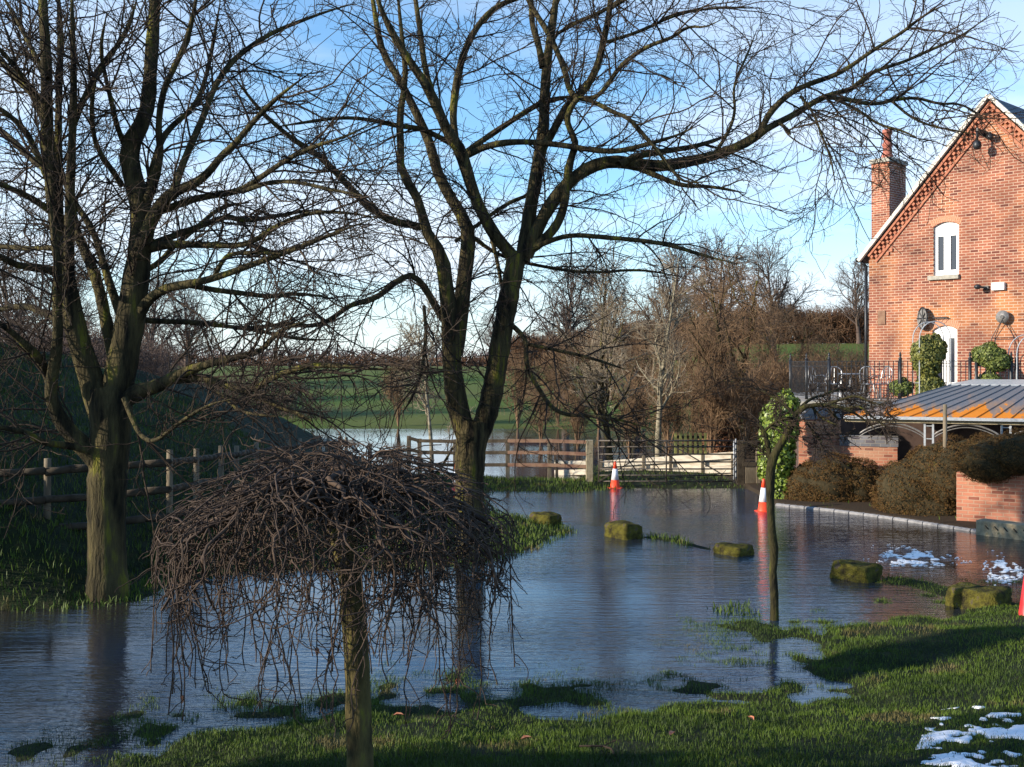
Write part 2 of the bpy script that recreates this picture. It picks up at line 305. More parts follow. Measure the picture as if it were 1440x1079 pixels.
def height(X, Y):
    dn = sdist(near, X, Y) + .22*vnoise(X,Y,.9) + .10*vnoise(X,Y,2.7)
    zn = np.where(dn > 0, .15*np.minimum(dn,5)+.06*np.clip(dn-5,0,9), np.where(dn > -2.8, .022*dn, -.0616+.12*np.maximum(dn+2.8,-4))) 
    zn = zn + (.03+.10*np.clip(1-np.abs(dn-.2)/1.3,0,1))*vnoise(X,Y,2.2) + (.02+.06*np.clip(1-np.abs(dn-.1)/1.2,0,1))*vnoise(X,Y,5.0)
    dl = sdist(leftl, X, Y) + .15*vnoise(X,Y,1.1)
    zl = np.where(dl > 0, .10*np.minimum(dl,1.5)+.06*np.clip(dl-1.5,0,4), .15*np.maximum(dl,-3))
    bx = -5.9 - .12*np.clip(Y-30, 0, 30) + .35*vnoise(X,Y,.3)
    bank = crest(Y)*np.clip((bx-X)/6.2, 0, 1)*np.clip(dl/1.2, 0, 1)
    zl = zl + bank + .05*vnoise(X,Y,1.5)*(dl > 0)+(.5*vnoise(X,Y,.35)+.22*vnoise(X,Y,1.1))*S(1,4,bx-X)
    dr = sdist(right, X, Y); zr = np.where(dr > 0, .07+.03*np.minimum(dr,2)+ .35*S(8,22,X-.0*Y)*S(26,36,Y), .3*np.maximum(dr,-2))
    dg = sdist(gateland, X, Y)+.2*vnoise(X,Y,1.3); zg = np.where(dg > 0, .07*np.minimum(dg,2), .2*np.maximum(dg,-2))
    ds = sdist(spit, X, Y)+.08*vnoise(X,Y,3); zs = np.where(ds > 0, .25*np.minimum(ds,.3), .3*np.maximum(ds,-1))+.015*vnoise(X,Y,7)
    ds2 = sdist(spit2, X, Y)+.05*vnoise(X,Y,3); zs2 = np.where(ds2 > 0, .2*np.minimum(ds2,.2), .3*np.maximum(ds2,-1))
    df = sdist(far, X, Y)
    hr = S(0, 28, X); ff = S(57, 118, Y)
    hill = ff*(3.0+2.6*hr) + .06*np.minimum(df, 6) - 1.2*S(130, 200, Y)*(1-hr)
    hill = hill + 5*S(500, 2200, Y) + .5*vnoise(X, Y, .03)*S(60, 90, Y)
    zf = np.where(df > 0, hill, .1*np.maximum(df,-5))
    z = np.maximum.reduce([zn, zl, zr, zg, zs, zs2, zf])
    return np.maximum(z, -1.2)
def hz(x, y): return float(height(np.array([x], float), np.array([y], float))[0])
ys = np.concatenate([np.arange(-40,-4,3.), np.arange(-4,6,.3), np.arange(6,16.5,.05), np.arange(16.5,34,.11), np.arange(34,70,.5), 70*np.geomspace(1,60,70)])
xs = np.concatenate([-10-np.geomspace(.12,3500,75)[::-1], np.arange(-10,9.5,.06), 9.5+np.geomspace(.12,3500,75)])
GX, GY = np.meshgrid(xs, ys); GZ = height(GX, GY)
ny, nx = GX.shape; ii = np.arange(ny*nx).reshape(ny, nx)
FQ = np.stack([ii[:-1,:-1], ii[:-1,1:], ii[1:,1:], ii[1:,:-1]], -1).reshape(-1, 4)
ground = mesh_np('ground', np.stack([GX, GY, GZ], -1), FQ, M['grass'], smooth=True); tag(ground, kind='structure')
# ground material: grass with brown wet mud under the flood level
def ground_mat():
    t = M['grass'].node_tree; b = t.nodes['Principled BSDF']; src = b.inputs['Base Color'].links[0].from_socket
    g = N(t, 'ShaderNodeNewGeometry'); sp = N(t, 'ShaderNodeSeparateXYZ'); t.links.new(g.outputs['Position'], sp.inputs[0])
    mr = N(t, 'ShaderNodeMapRange'); mr.inputs[1].default_value = -.06; mr.inputs[2].default_value = .03; t.links.new(sp.outputs['Z'], mr.inputs[0])
    mx = N(t, 'ShaderNodeMix', data_type='RGBA'); mx.inputs[6].default_value = (.03,.024,.014,1); t.links.new(mr.outputs[0], mx.inputs[0]); t.links.new(src, mx.inputs[7])
    sx_ = N(t, 'ShaderNodeMapRange'); sx_.inputs[1].default_value = 6.0; sx_.inputs[2].default_value = 6.6; t.links.new(sp.outputs['X'], sx_.inputs[0])
    sy_ = N(t, 'ShaderNodeMath', operation='GREATER_THAN'); sy_.inputs[1].default_value = 18.5; t.links.new(sp.outputs['Y'], sy_.inputs[0]); sm_ = N(t, 'ShaderNodeMath', operation='MULTIPLY'); t.links.new(sx_.outputs[0], sm_.inputs[0]); t.links.new(sy_.outputs[0], sm_.inputs[1])
    mq = N(t, 'ShaderNodeMix', data_type='RGBA'); t.links.new(sm_.outputs[0], mq.inputs[0]); t.links.new(mx.outputs[2], mq.inputs[6]); mq.inputs[7].default_value = (.05,.036,.024,1); mx = mq
    # the far meadow is a brighter, closer-cropped green, with dead brown grass in places
    my = N(t, 'ShaderNodeMapRange'); my.inputs[1].default_value = 50; my.inputs[2].default_value = 60; t.links.new(sp.outputs['Y'], my.inputs[0])
    n = N(t, 'ShaderNodeTexNoise'); n.inputs['Scale'].default_value = .06; n.inputs['Detail'].default_value = 8; t.links.new(g.outputs['Position'], n.inputs['Vector'])
    r = N(t, 'ShaderNodeValToRGB'); r.color_ramp.elements[0].color = (.075,.120,.020,1); r.color_ramp.elements[1].color = (.125,.13,.04,1); r.color_ramp.elements[0].position = .42; r.color_ramp.elements[1].position = .68
    t.links.new(n.outputs['Fac'], r.inputs[0]); m2 = N(t, 'ShaderNodeMix', data_type='RGBA')
    t.links.new(my.outputs[0], m2.inputs[0]); t.links.new(mx.outputs[2], m2.inputs[6]); t.links.new(r.outputs[0], m2.inputs[7])
    m3 = N(t, 'ShaderNodeMapRange'); m3.inputs[1].default_value = 112; m3.inputs[2].default_value = 125; t.links.new(sp.outputs['Y'], m3.inputs[0])
    m4 = N(t, 'ShaderNodeMix', data_type='RGBA'); t.links.new(m3.outputs[0], m4.inputs[0]); t.links.new(m2.outputs[2], m4.inputs[6]); m4.inputs[7].default_value = (.15,.105,.06,1)
    t.links.new(m4.outputs[2], b.inputs['Base Color'])
ground_mat()
wat = mesh_np('water', [(-120,-30,0),(120,-30,0),(120,75,0),(-120,75,0)], [(0,1,2,3)], M['water']); tag(wat, kind='structure')

# ------------------------------------------------------------------ grass blades
def blades(name, X, Y, h, wd, mt, zoff=0.0, label=None):
    Z = height(X, Y)+zoff; n = len(X); a = RNG.random(n)*2*np.pi; hh = h*(.5+RNG.random(n)*.9)
    lean = RNG.normal(0, .35, (n, 2))*hh[:, None]; ux = np.cos(a)*wd*.5; uy = np.sin(a)*wd*.5
    b0 = np.stack([X-ux, Y-uy, Z-.01], 1); b1 = np.stack([X+ux, Y+uy, Z-.01], 1)
    m0 = np.stack([X-ux*.7+lean[:,0]*.35, Y-uy*.7+lean[:,1]*.35, Z+hh*.6], 1); m1 = np.stack([X+ux*.7+lean[:,0]*.35, Y+uy*.7+lean[:,1]*.35, Z+hh*.6], 1)
    tp = np.stack([X+lean[:,0], Y+lean[:,1], Z+hh], 1)
    V = np.stack([b0,b1,m1,m0,tp], 1).reshape(-1, 3); k = np.arange(n)[:, None]*5
    T = np.concatenate([k+np.array([0,1,2]), k+np.array([0,2,3]), k+np.array([3,2,4])])
    return tag(mesh_np(name, V, T, mt), label, 'grass', kind='stuff')
M['blade'] = mat('grass_blade', (.024,.048,.006), (.075,.125,.012), 1.1, .6, spec=.25, c3=(.115,.10,.035), c3pos=.57, detail=9)
def in_view(X, Y, m=.06): return (np.abs(X/Y) < .48+m) & (Y > 5.5)
n = 620000
X = RNG.uniform(-9, 9, n); Y = 6+(18-6)*RNG.random(n)**1.35
dn = sdist(near, X, Y); Z = height(X, Y)
patch = vnoise(X, Y, 1.6)+.6*vnoise(X, Y, 4.5)
snowm = lambda X, Y: (S(-.02, .10, vnoise(X,Y,2.6)*.8+.8*vnoise(X,Y,6.2)+.6*vnoise(X,Y,14) - .50*np.clip((10.4-Y+(X-3.9)*.8)*-1, 0, 9) + .01))*S(0, .45, X-2.72-.48*(Y-7.6))*S(0, .3, 10.0-Y)
keep = in_view(X, Y) & (((Z > -.012)) | ((Z > -.085) & ((patch > .10+ -Z*5.2) | (RNG.random(n) < .06)))) & (dn > -3.3) & (RNG.random(n) < np.clip(.45+patch*1.2+.35, .15, 1)) & ((snowm(X,Y) < .35) | (RNG.random(n) < .14))
X = X[keep]; Y = Y[keep]
blades('grass', X, Y, .027+.026*(vnoise(X, Y, .8)+.5), .0055, M['blade'], label='short green lawn grass in the foreground running down into the flood')
n = 90000
X = RNG.uniform(-12, 3.4, n); Y = RNG.uniform(14.5, 32.5, n); Z = height(X, Y)
k = in_view(X, Y) & (Z > -.03) & (RNG.random(n) < np.clip(1.1-.03*(Y-14), .3, 1)) & ~((X < -6) & (RNG.random(n) < .3)); 
blades('grass', X[k], Y[k], .10, .016, M['blade'], label='grass on the far lawn under the trees and up the shaded bank')
n = 14000
X = RNG.uniform(1.0, 14, n); Y = RNG.uniform(16, 36, n); Z = height(X, Y)
k = (Z > -.02) & (Z < .25) & ((X < 6.4) | (RNG.random(n) < .06))
blades('grass', X[k], Y[k], .08, .016, M['blade'], label='grass tufts along the gate verge, the kerb and between the stones')

# ------------------------------------------------------------------ snow
xs2 = np.arange(2.3, 5.8, .022); ys2 = np.arange(6.4, 10.6, .022); SX, SY = np.meshgrid(xs2, ys2)
s = snowm(SX, SY); SZ = height(SX, SY)+.012*s**.7+.016*vnoise(SX,SY,20)*s+.008*s
SZ = np.where(s < .04, height(SX,SY)-.05, SZ)
ny, nx = SX.shape; ii = np.arange(ny*nx).reshape(ny, nx)
FQ = np.stack([ii[:-1,:-1], ii[:-1,1:], ii[1:,1:], ii[1:,:-1]], -1).reshape(-1, 4)
kk = (s.ravel()[FQ] > .02).any(1)
tag(mesh_np('snow', np.stack([SX,SY,SZ],-1), FQ[kk], M['snow'], smooth=True), 'patches of thawing snow on the lawn at the lower right', 'snow', kind='stuff')

# ------------------------------------------------------------------ branch growing
def resample(pts, rad, K):
    pts = np.asarray(pts, float); rad = np.asarray(rad, float); q = np.concatenate([pts, rad[:, None]], 1)
    for _ in range(2):
        a = q[:-1]*.75+q[1:]*.25; b = q[:-1]*.25+q[1:]*.75
        q = np.concatenate([q[:1], np.stack([a, b], 1).reshape(-1, 4), q[-1:]])
    s = np.concatenate([[0], np.cumsum(np.linalg.norm(np.diff(q[:, :3], axis=0), axis=1))]); t = np.linspace(0, s[-1], K)
    return np.stack([np.interp(t, s, q[:, k]) for k in range(4)], 1)
def nrm(v): return v/np.maximum(np.linalg.norm(v, axis=-1, keepdims=True), 1e-9)
def grow(P, R, n, lo, hi, ang, wander, trop, rf, rmax, rmin, K, tmin=.15, tpow=1.0, side=None, wrad=0.0):
    M_, K0, _ = P.shape; L = np.linalg.norm(np.diff(P, axis=1), axis=2).sum(1); wgt = L/(L.sum())
    if wrad: wgt = wgt*np.maximum(R.mean(1), 1e-4)**wrad; wgt /= wgt.sum()
    idx = RNG.choice(M_, n, p=wgt); t = tmin+(1-tmin)*RNG.random(n)**tpow; f = t*(K0-1.001); i = f.astype(int); g = (f-i)[:, None]
    pos = P[idx, i]*(1-g)+P[idx, i+1]*g; tan = nrm(P[idx, i+1]-P[idx, i]); r = R[idx, i]*(1-g[:, 0])+R[idx, i+1]*g[:, 0]
    v = RNG.normal(0, 1, (n, 3))
    if side is not None: v += np.asarray(side)
    v = nrm(v-(v*tan).sum(1, keepdims=True)*tan)
    a = np.radians(RNG.uniform(ang[0], ang[1], n))[:, None]; d = np.cos(a)*tan+np.sin(a)*v
    Ls = RNG.uniform(lo, hi, n)*(1.15-.5*t); out = np.empty((n, K, 3)); out[:, 0] = pos; st = (Ls/(K-1))[:, None]; tr = np.asarray(trop, float)
    for k in range(1, K):
        d = nrm(d+RNG.normal(0, wander, (n, 3))+tr); out[:, k] = out[:, k-1]+d*st*RNG.uniform(.75, 1.25, (n, 1))
    r0 = np.clip(np.minimum(r*rf, rmax), rmin, None); u = np.linspace(0, 1, K)[None]
    return out, r0[:, None]*(1-u)+np.minimum(rmin, r0)[:, None]*u
def tubes(P, R, sides):
    n, K, _ = P.shape; T = nrm(np.gradient(P, axis=1)); mean = nrm(P[:, -1]-P[:, 0])
    ref = np.where(np.abs(mean[:, 2:3]) > .8, np.array([[1., .13, 0]]), np.array([[.05, .1, 1.]]))[:, None, :]
    U = nrm(np.cross(T, ref)); Vv = np.cross(U, T); q = np.arange(sides)*2*np.pi/sides
    V = P[:, :, None, :]+R[:, :, None, None]*(np.cos(q)[None, None, :, None]*U[:, :, None, :]+np.sin(q)[None, None, :, None]*Vv[:, :, None, :])
    base = (np.arange(n)*K*sides)[:, None, None]; k = (np.arange(K-1)*sides)[None, :, None]; j = np.arange(sides)[None, None, :]; jn = (j+1) % sides
    Fc = np.stack([base+k+j, base+k+jn, base+k+sides+jn, base+k+sides+j], -1).reshape(-1, 4)
    return V.reshape(-1, 3), Fc
def tube_obj(name, sets, mt, parent, smooth=True):
    Vs = []; Fs = []; o = 0
    for P, R, sides in sets:
        V, Fc = tubes(P, R, sides); Vs.append(V); Fs.append(Fc+o); o += len(V)
    return mesh_np(name, np.concatenate(Vs), np.concatenate(Fs), mt, parent, smooth)
def limbs(data, D, K=28, dz=1.6, seed=3, ws=1.0):
    """each limb: (list of (px, py, half width px)), start depth offset, end depth offset"""
    r = random.Random(seed); Ps = []; Rs = []; offs = {}
    for spec in data:
        pts, d0, d1 = spec; m = len(pts); p = []; rad = []
        for i, (x, y, h) in enumerate(pts):
            u = i/(m-1); dd = D+d0+(d1-d0)*u**1.2; p.append(P3(x, y, dd)); rad.append(h*ws/F*dd)
        q = resample(p, rad, K); q[-5:, 3] *= np.array([.88,.75,.6,.45,.3]) if pts[-1][2] < 5 else 1; Ps.append(q[:, :3]); Rs.append(q[:, 3])
    return np.array(Ps), np.array(Rs)
def lumpy(P, R, amt=.07):
    return R*(1+amt*RNG.normal(0, 1, R.shape))

T2 = [
 ([(664,822,38),(663,800,30),(661,775,26),(661,740,24.5),(660,690,24.5),(661,640,26),(665,608,29),(667,592,26)],0,0),
 ([(658,622,18),(648,590,18),(641,560,18),(636,520,17),(634,485,16),(633,450,15),(628,410,13),(625,385,13),(622,358,12),(609,342,10),(595,317,9),(593,289,8),(576,261,7.5),(562,238,7),(564,208,6.5),(561,161,6),(572,110,5),(566,60,4),(560,0,4),(555,-60,3)],0,-.9),
 ([(640,500,13),(646,455,14),(652,400,13),(657,358,12.5),(660,326,12),(648,300,11),(637,284,10.5),(623,259,10),(613,238,9.5),(607,208,8.5),(593,175,8),(581,150,7),(559,107,6.5),(537,74,6),(530,37,5),(524,0,5),(515,-60,4)],.1,.7),
 ([(672,618,18),(684,585,19),(692,555,18.5),(698,520,17.5),(706,470,17),(715,420,17),(722,385,17),(727,358,17)],0,.1),
 ([(727,372,13),(717,354,11),(700,338,11),(685,313,11),(672,288,10),(662,260,10),(652,225,11),(643,203,11),(630,188,9),(618,158,8.5),(600,120,8),(575,85,7),(550,45,6),(530,0,5),(518,-50,4)],.1,-1.2),
 ([(618,165,6),(604,120,5.5),(596,89,5),(592,50,5),(584,0,4),(578,-60,3)],-.6,.2),
 ([(641,200,6),(636,160,6.5),(643,110,6.5),(653,70,6),(675,30,5),(702,6,4.5),(740,-6,4),(800,-30,3)],0,1.2),
 ([(655,214,5),(675,200,5),(700,183,5),(735,160,4.5),(758,146,5),(790,137,4),(810,136,4)],0,.8),
 ([(655,220,6),(680,207,5.5),(705,201,5.5),(740,199,5),(790,204,5),(830,211,5),(870,214,5),(910,203,4),(950,192,3),(985,175,2.5)],0,-.9),
 ([(640,205,5),(612,190,4.5),(590,180,4.5),(560,178,4),(520,168,3.5),(480,165,3),(430,172,3),(380,180,2)],0,-1.5),
 ([(592,320,6),(575,315,7),(559,314,7),(535,303,7),(511,283,6.5),(490,262,6),(474,244,6),(448,218,5.5),(422,203,5),(400,187,4),(370,160,3.5),(345,130,3),(320,95,2.5)],0,-1.8),
 ([(735,368,13),(738,345,13),(743,310,11.5),(750,270,11.5),(758,225,11),(765,180,10),(766,130,9),(770,80,7.5),(776,40,7),(782,0,6),(790,-60,4)],.1,.5),
 ([(763,95,6),(757,60,5.5),(748,36,5),(747,7,4.5),(744,-50,3)],.3,1),
 ([(732,362,12),(748,348,10),(766,337,8.5),(785,315,8),(795,285,7.5),(797,250,7),(803,222,6.5),(811,202,6),(802,184,5.5),(796,167,5.5),(804,149,5),(813,138,5)],.1,-.5),
 ([(755,235,8),(763,208,7.5),(774,192,7),(788,165,6.5),(800,143,6),(813,138,6),(828,118,6.5),(842,90,6.5),(848,60,6),(855,30,5.5),(858,8,5),(862,-60,3.5)],.1,-.5),
 ([(815,138,4),(838,139,4),(856,118,4),(868,98,4),(890,78,3.8),(915,63,3.5),(945,54,3),(968,36,2.5),(990,40,2),(1020,25,1.5)],-.4,-1.5),
 ([(812,138,5),(800,128,5),(796,105,5),(786,78,4.5),(772,48,5),(758,26,4.5),(742,0,4),(725,-40,3)],-.4,.8),
 ([(812,138,4),(835,143,4),(862,158,4),(885,166,3.8),(905,190,3.5),(925,212,3.2),(945,240,3),(962,258,2.5),(1000,255,2)],-.4,-1.6),
 ([(858,12,4),(890,-8,3.5),(930,-30,3)],-.4,-1),
 ([(783,48,3),(810,32,3.5),(835,22,3.5),(858,10,3),(885,-10,3)],.4,-.5),
 ([(738,360,15),(752,330,12),(765,303,11.5),(782,276,11.5),(807,249,11),(837,231,11),(867,226,11),(900,233,11),(930,234,10.5),(960,229,10),(1000,221,9),(1040,206,8.5),(1062,193,8),(1075,182,8)],.1,-.6),
 ([(1070,186,6),(1078,165,5.5),(1092,148,5.5),(1112,130,5),(1140,117,4.8),(1170,108,4.3),(1196,94,4),(1220,76,3.5),(1245,60,3.2),(1272,44,3),(1290,28,2.6),(1320,10,2),(1350,0,1.6)],-.6,-1),
 ([(1070,186,6.5),(1095,172,5.5),(1120,160,5.5),(1140,146,5),(1160,136,5),(1180,130,4.5),(1200,125,4),(1213,110,3.6),(1235,98,3.2),(1270,88,3),(1300,74,2.6),(1345,55,2.2),(1370,38,1.8),(1400,15,1.5)],-.6,.6),
 ([(1160,136,4),(1195,141,3.6),(1228,148,3.4),(1260,140,3),(1290,137,2.8),(1320,147,2.2),(1350,145,2),(1385,165,1.4)],-.5,0),
 ([(1255,143,2.5),(1280,165,2.2),(1310,178,2),(1345,184,1.5),(1375,190,1.2)],-.5,-1),
 ([(1175,140,2.8),(1205,153,2.6),(1235,176,2.2),(1268,183,2),(1300,200,1.2)],-.5,-1.2),
 ([(1095,172,3),(1108,183,3),(1112,190,2)],-.6,-.9),
 ([(1125,135,2.2),(1145,160,2),(1155,190,2),(1168,220,1.6),(1175,260,1.2)],-.7,-1.2),
 ([(752,348,5),(780,336,4.5),(807,330,4.5),(850,334,4.2),(900,338,4),(945,345,3.5),(990,360,2.8),(1040,372,2)],0,-1.5),
 ([(640,340,3),(680,310,3.4),(710,288,3.4),(740,275,3.2),(765,272,2.4)],.2,1),
 ([(718,456,4.5),(732,468,4.5),(741,482,4.2),(739,510,4),(750,535,4),(760,550,4),(772,570,3.8),(792,584,3.5),(837,585,2.8),(880,592,2.2),(920,605,1.6)],0,-1.4),
 ([(741,484,3.5),(780,492,3),(830,503,2.6),(880,520,2)],-.2,-1.4),
 ([(624,450,7),(612,430,6.5),(598,405,6),(585,390,5.5),(574,386,5.2),(555,398,5),(533,417,5),(515,424,4.8),(492,428,4.5),(463,452,4.2),(437,460,4),(400,455,3.2),(350,462,2.6),(300,455,2)],0,-1.6),
 ([(870,232,7),(900,218,6),(940,212,5),(985,205,4),(1030,188,3)],-.4,.8),
 ([(900,238,5),(930,250,4.5),(960,262,4),(1000,262,3),(1050,272,2)],-.3,-1.2),
 ([(596,430,3.2),(600,470,3),(594,520,2.8),(580,560,2.5),(563,584,2)],-.6,-1.2),
 ([(690,330,3.6),(700,370,3.4),(705,400,3),(712,440,3)],.6,.4),
 ([(660,330,4),(700,360,3.4),(760,375,3),(830,385,2.6),(900,378,2.2),(960,390,1.6)],.6,2.2),
 ([(850,60,3),(900,45,3),(950,20,2.4),(1010,10,2),(1070,12,1.6)],-.5,.5),
 ([(1000,222,3.5),(1020,195,3),(1035,160,2.6),(1030,120,2.2),(1050,80,1.8),(1065,40,1.4)],-.5,.5),
]
T1 = [
 ([(152,862,44),(152,840,34),(151,800,30),(150,750,30),(150,700,30),(152,650,30),(156,610,32),(156,570,34),(152,545,32)],0,0),
 ([(158,580,28),(168,530,25),(178,480,23.5),(185,440,22),(190,400,20),(196,360,19),(200,320,18),(198,290,16.5),(190,260,16),(182,230,15.5),(181,207,15),(192,187,14),(205,165,12),(210,130,11.5),(212,90,11),(215,50,10),(218,0,9),(222,-60,7)],0,.3),
 ([(145,575,26),(132,545,21),(119,505,18.5),(108,470,17.5),(99,430,16.5),(92,390,15),(85,350,13.5),(78,300,12.5),(73,250,11.5),(67,200,10.5),(65,150,9.5),(66,100,9),(63,50,8),(60,0,7),(57,-60,6)],0,-.4),
 ([(103,450,10),(98,400,9),(97,350,8.5),(98,300,8),(99,260,7.5),(101,210,7),(103,150,6),(104,100,5),(102,40,4),(100,-50,3)],-.1,-.9),
 ([(90,390,8),(84,330,7),(82,240,6.5),(82,150,5.5),(86,60,5),(80,-40,4)],-.2,.6),
 ([(160,505,10),(149,450,9.5),(141,412,9),(131,380,8.5),(118,350,8),(106,322,7),(100,285,6)],.2,.8),
 ([(172,448,8),(156,405,6.5),(147,375,6),(137,340,5.5),(124,312,5),(104,285,5),(88,250,4),(75,190,3)],.2,1.2),
 ([(142,652,18),(120,630,16),(97,608,13.5),(80,582,11.5),(70,556,10),(74,525,9),(80,492,8.5),(82,460,8),(80,420,7.5),(83,380,6.5),(75,330,5),(70,280,4)],-.1,-1.2),
 ([(72,545,7),(62,515,7.5),(50,498,7),(36,485,6),(15,466,5),(-5,452,4.5),(-40,425,3)],-.3,-1.4),
 ([(130,636,7),(105,628,6),(80,625,5.5),(58,622,5),(38,608,4.5),(12,603,4),(-30,596,3)],-.2,-1.8),
 ([(88,450,6.5),(60,440,6),(40,430,5.5),(15,432,5),(-15,440,4)],0,1),
 ([(85,385,6.5),(60,378,6.5),(40,376,6),(20,372,5.5),(0,360,5),(-30,350,4)],0,-1),
 ([(75,348,4),(40,350,4),(0,346,3.5),(-40,340,3)],0,1.5),
 ([(74,300,5.5),(50,282,5.5),(30,272,5),(8,262,4.5),(-25,250,3.5)],-.2,-1.2),
 ([(72,265,5),(52,215,5),(34,180,4.5),(10,160,4),(-20,140,3)],-.2,-1),
 ([(66,180,7),(48,130,7),(30,118,6),(10,95,5),(-20,60,4)],-.3,.8),
 ([(64,148,5),(40,120,5),(20,92,4),(0,70,3.5),(-20,50,3)],-.3,-1),
 ([(70,240,6),(45,225,5.5),(20,200,5),(0,182,4.5),(-30,165,3)],-.2,1.4),
 ([(66,110,4),(40,60,3.6),(20,20,3),(0,-10,2.5)],-.4,.5),
 ([(102,180,5),(118,138,5),(135,108,4.8),(152,82,4.5),(168,60,4),(182,36,3.6),(192,0,3)],-.4,.8),
 ([(172,262,5),(158,240,4.5),(140,215,4),(131,190,4),(128,150,3.5),(135,110,3)],.2,-.8),
 ([(180,215,5),(165,180,4.5),(158,150,4),(150,115,3.5),(140,70,3),(150,20,2.5)],.2,-1),
 ([(200,300,8),(212,270,7.5),(222,240,6.5),(226,210,5.5),(222,180,5),(228,130,5),(246,92,5),(262,60,4.5),(272,20,4),(282,-30,3)],.1,-1),
 ([(195,360,17),(205,330,11),(217,300,10),(232,280,9),(248,268,8.5),(272,260,7.5),(294,243,6.5),(311,219,5.5),(330,203,5),(353,175,4.5),(378,148,4),(405,125,3),(440,100,2.2)],0,-1.5),
 ([(244,270,7),(254,238,6),(270,200,5.5),(286,165,5),(300,125,4.8),(322,90,4.5),(352,65,4),(385,45,3.5),(419,31,3),(463,15,2.5),(500,5,2)],-.3,1.2),
 ([(218,300,6),(245,290,6),(272,280,5.5),(300,275,5.2),(335,270,5),(358,256,4.5),(380,240,4),(408,222,3.6),(440,206,3.2),(480,195,2.6),(520,175,2)],0,-1.6),
 ([(340,270,4),(380,255,3.5),(420,256,3.2),(460,266,2.8),(510,275,2.2)],-1,-2),
 ([(205,350,9),(236,343,7),(265,344,5.8),(300,345,5.2),(338,346,4.8),(360,338,4.4),(382,322,4.2),(410,308,3.8),(440,298,3.4),(490,299,2.6),(540,308,2)],0,-1.2),
 ([(210,345,6),(228,338,5.5),(255,328,5),(292,314,4.5),(322,303,4.5),(336,311,4),(367,308,3.8),(411,300,3),(450,294,2.4)],.1,1.2),
 ([(192,452,12),(203,428,8.5),(218,414,8),(236,404,7.5),(269,399,6.5),(303,391,5.5),(339,378,5),(394,358,4.5),(436,342,4),(478,325,3.2),(520,310,2.4)],0,-1.4),
 ([(262,400,5),(300,408,4.6),(345,413,4.2),(380,418,3.6),(420,412,2.8),(470,420,2)],-.3,.8),
 ([(300,392,4),(312,368,3.8),(322,357,3.6),(360,355,3.4),(395,357,3)],-.4,-1),
 ([(175,560,16),(200,549,13),(223,543,11.5),(246,529,9),(276,517,7),(304,509,6.2),(339,501,5.4),(367,495,4.6),(384,474,4),(405,460,3.2),(440,448,2.4)],0,-1.2),
 ([(240,534,8),(265,533,7),(285,530,6.5),(312,539,6),(336,549,5.5),(358,549,5.2),(376,535,5),(400,524,4.6),(425,516,4.4),(455,513,4),(490,516,3.4),(530,520,2.8),(575,518,2)],-.1,-2),
 ([(332,547,4.5),(365,561,4.2),(400,574,3.8),(425,585,3.4),(438,592,2.6)],-.5,-1),
 ([(287,532,3),(300,548,3),(315,558,3),(332,575,2.8),(350,582,2.6),(390,586,2)],-.3,-1.6),
 ([(175,560,5),(190,600,4),(200,615,3.5),(214,622,3.4),(232,612,3),(250,596,2.8),(290,570,2.4),(330,560,1.8)],-.6,-2),
 ([(195,450,5),(225,452,4.5),(265,453,4),(310,458,3.6),(360,464,3.2),(420,478,2.6),(470,478,2.2)],.4,2),
 ([(196,385,5),(225,370,4.6),(245,345,4.4),(275,322,4),(310,290,3.4),(350,285,2.8)],.4,2),
 ([(198,320,6),(215,230,5),(226,200,5),(238,180,4.5),(275,150,4),(290,110,3.5),(300,60,3),(310,0,2.6)],.3,1.6),
]
def roots_flare(P, R): return P, R
def make_tree(name, label, data, D, n2, n3, n4, tmat, wmat, trop2, trop3, sides=12, grp=None, l2=(.9,2.7), l3=(.4,1.25), l4=(.12,.45), rm=(.017,.0072,.0036), ws=1.0):
    P, R = limbs(data, D, ws=ws); base = P[0][0]
    root = empty(name, (base[0], base[1], max(hz(base[0], base[1]), 0)), 0, label, 'tree', grp)
    off = np.array(root.location)
    o = tube_obj('trunk', [(P[:1]-off, lumpy(P[:1], R[:1], .025), 20), (P[1:]-off, lumpy(P[1:], R[1:], .035), sides)], tmat, root)
    A, Ra = grow(P[1:], R[1:], n2, *l2, (25, 70), .13, trop2, .6, rm[0], .006, 12, tmin=.12, wrad=-.35)
    B, Rb = grow(np.concatenate([A]), Ra, n3, *l3, (25, 75), .2, trop3, .65, rm[1], .0045, 9, tmin=.05)
    B2, Rb2 = grow(P[1:], R[1:], n3//4, *l3, (35, 85), .2, trop3, .3, rm[1], .0045, 9, tmin=.1, wrad=-.4)
    B = np.concatenate([B, B2]); Rb = np.concatenate([Rb, Rb2])
    C_, Rc = grow(B, Rb, n4, *l4, (25, 80), .26, trop3, .7, rm[2], .0025, 6, tmin=.05)
    tube_obj('crown', [(A-off, Ra, 5), (B-off, Rb, 4), (C_-off, Rc, 3)], wmat, root)
    return root
make_tree('bare_tree', 'large leafless forked tree with a twin mossy trunk on the lawn edge in the centre', T2, 18.9, 320, 2300, 9500, M['bark2'], M['twig'], (0,0,-.012), (0,0,-.012), ws=.82)
make_tree('bare_tree', 'large leafless tree with a stout sunlit trunk at the water edge on the left', T1, 15.6, 310, 2200, 9000, M['bark'], M['twig'], (0,0,.0), (0,0,.008), ws=.88)
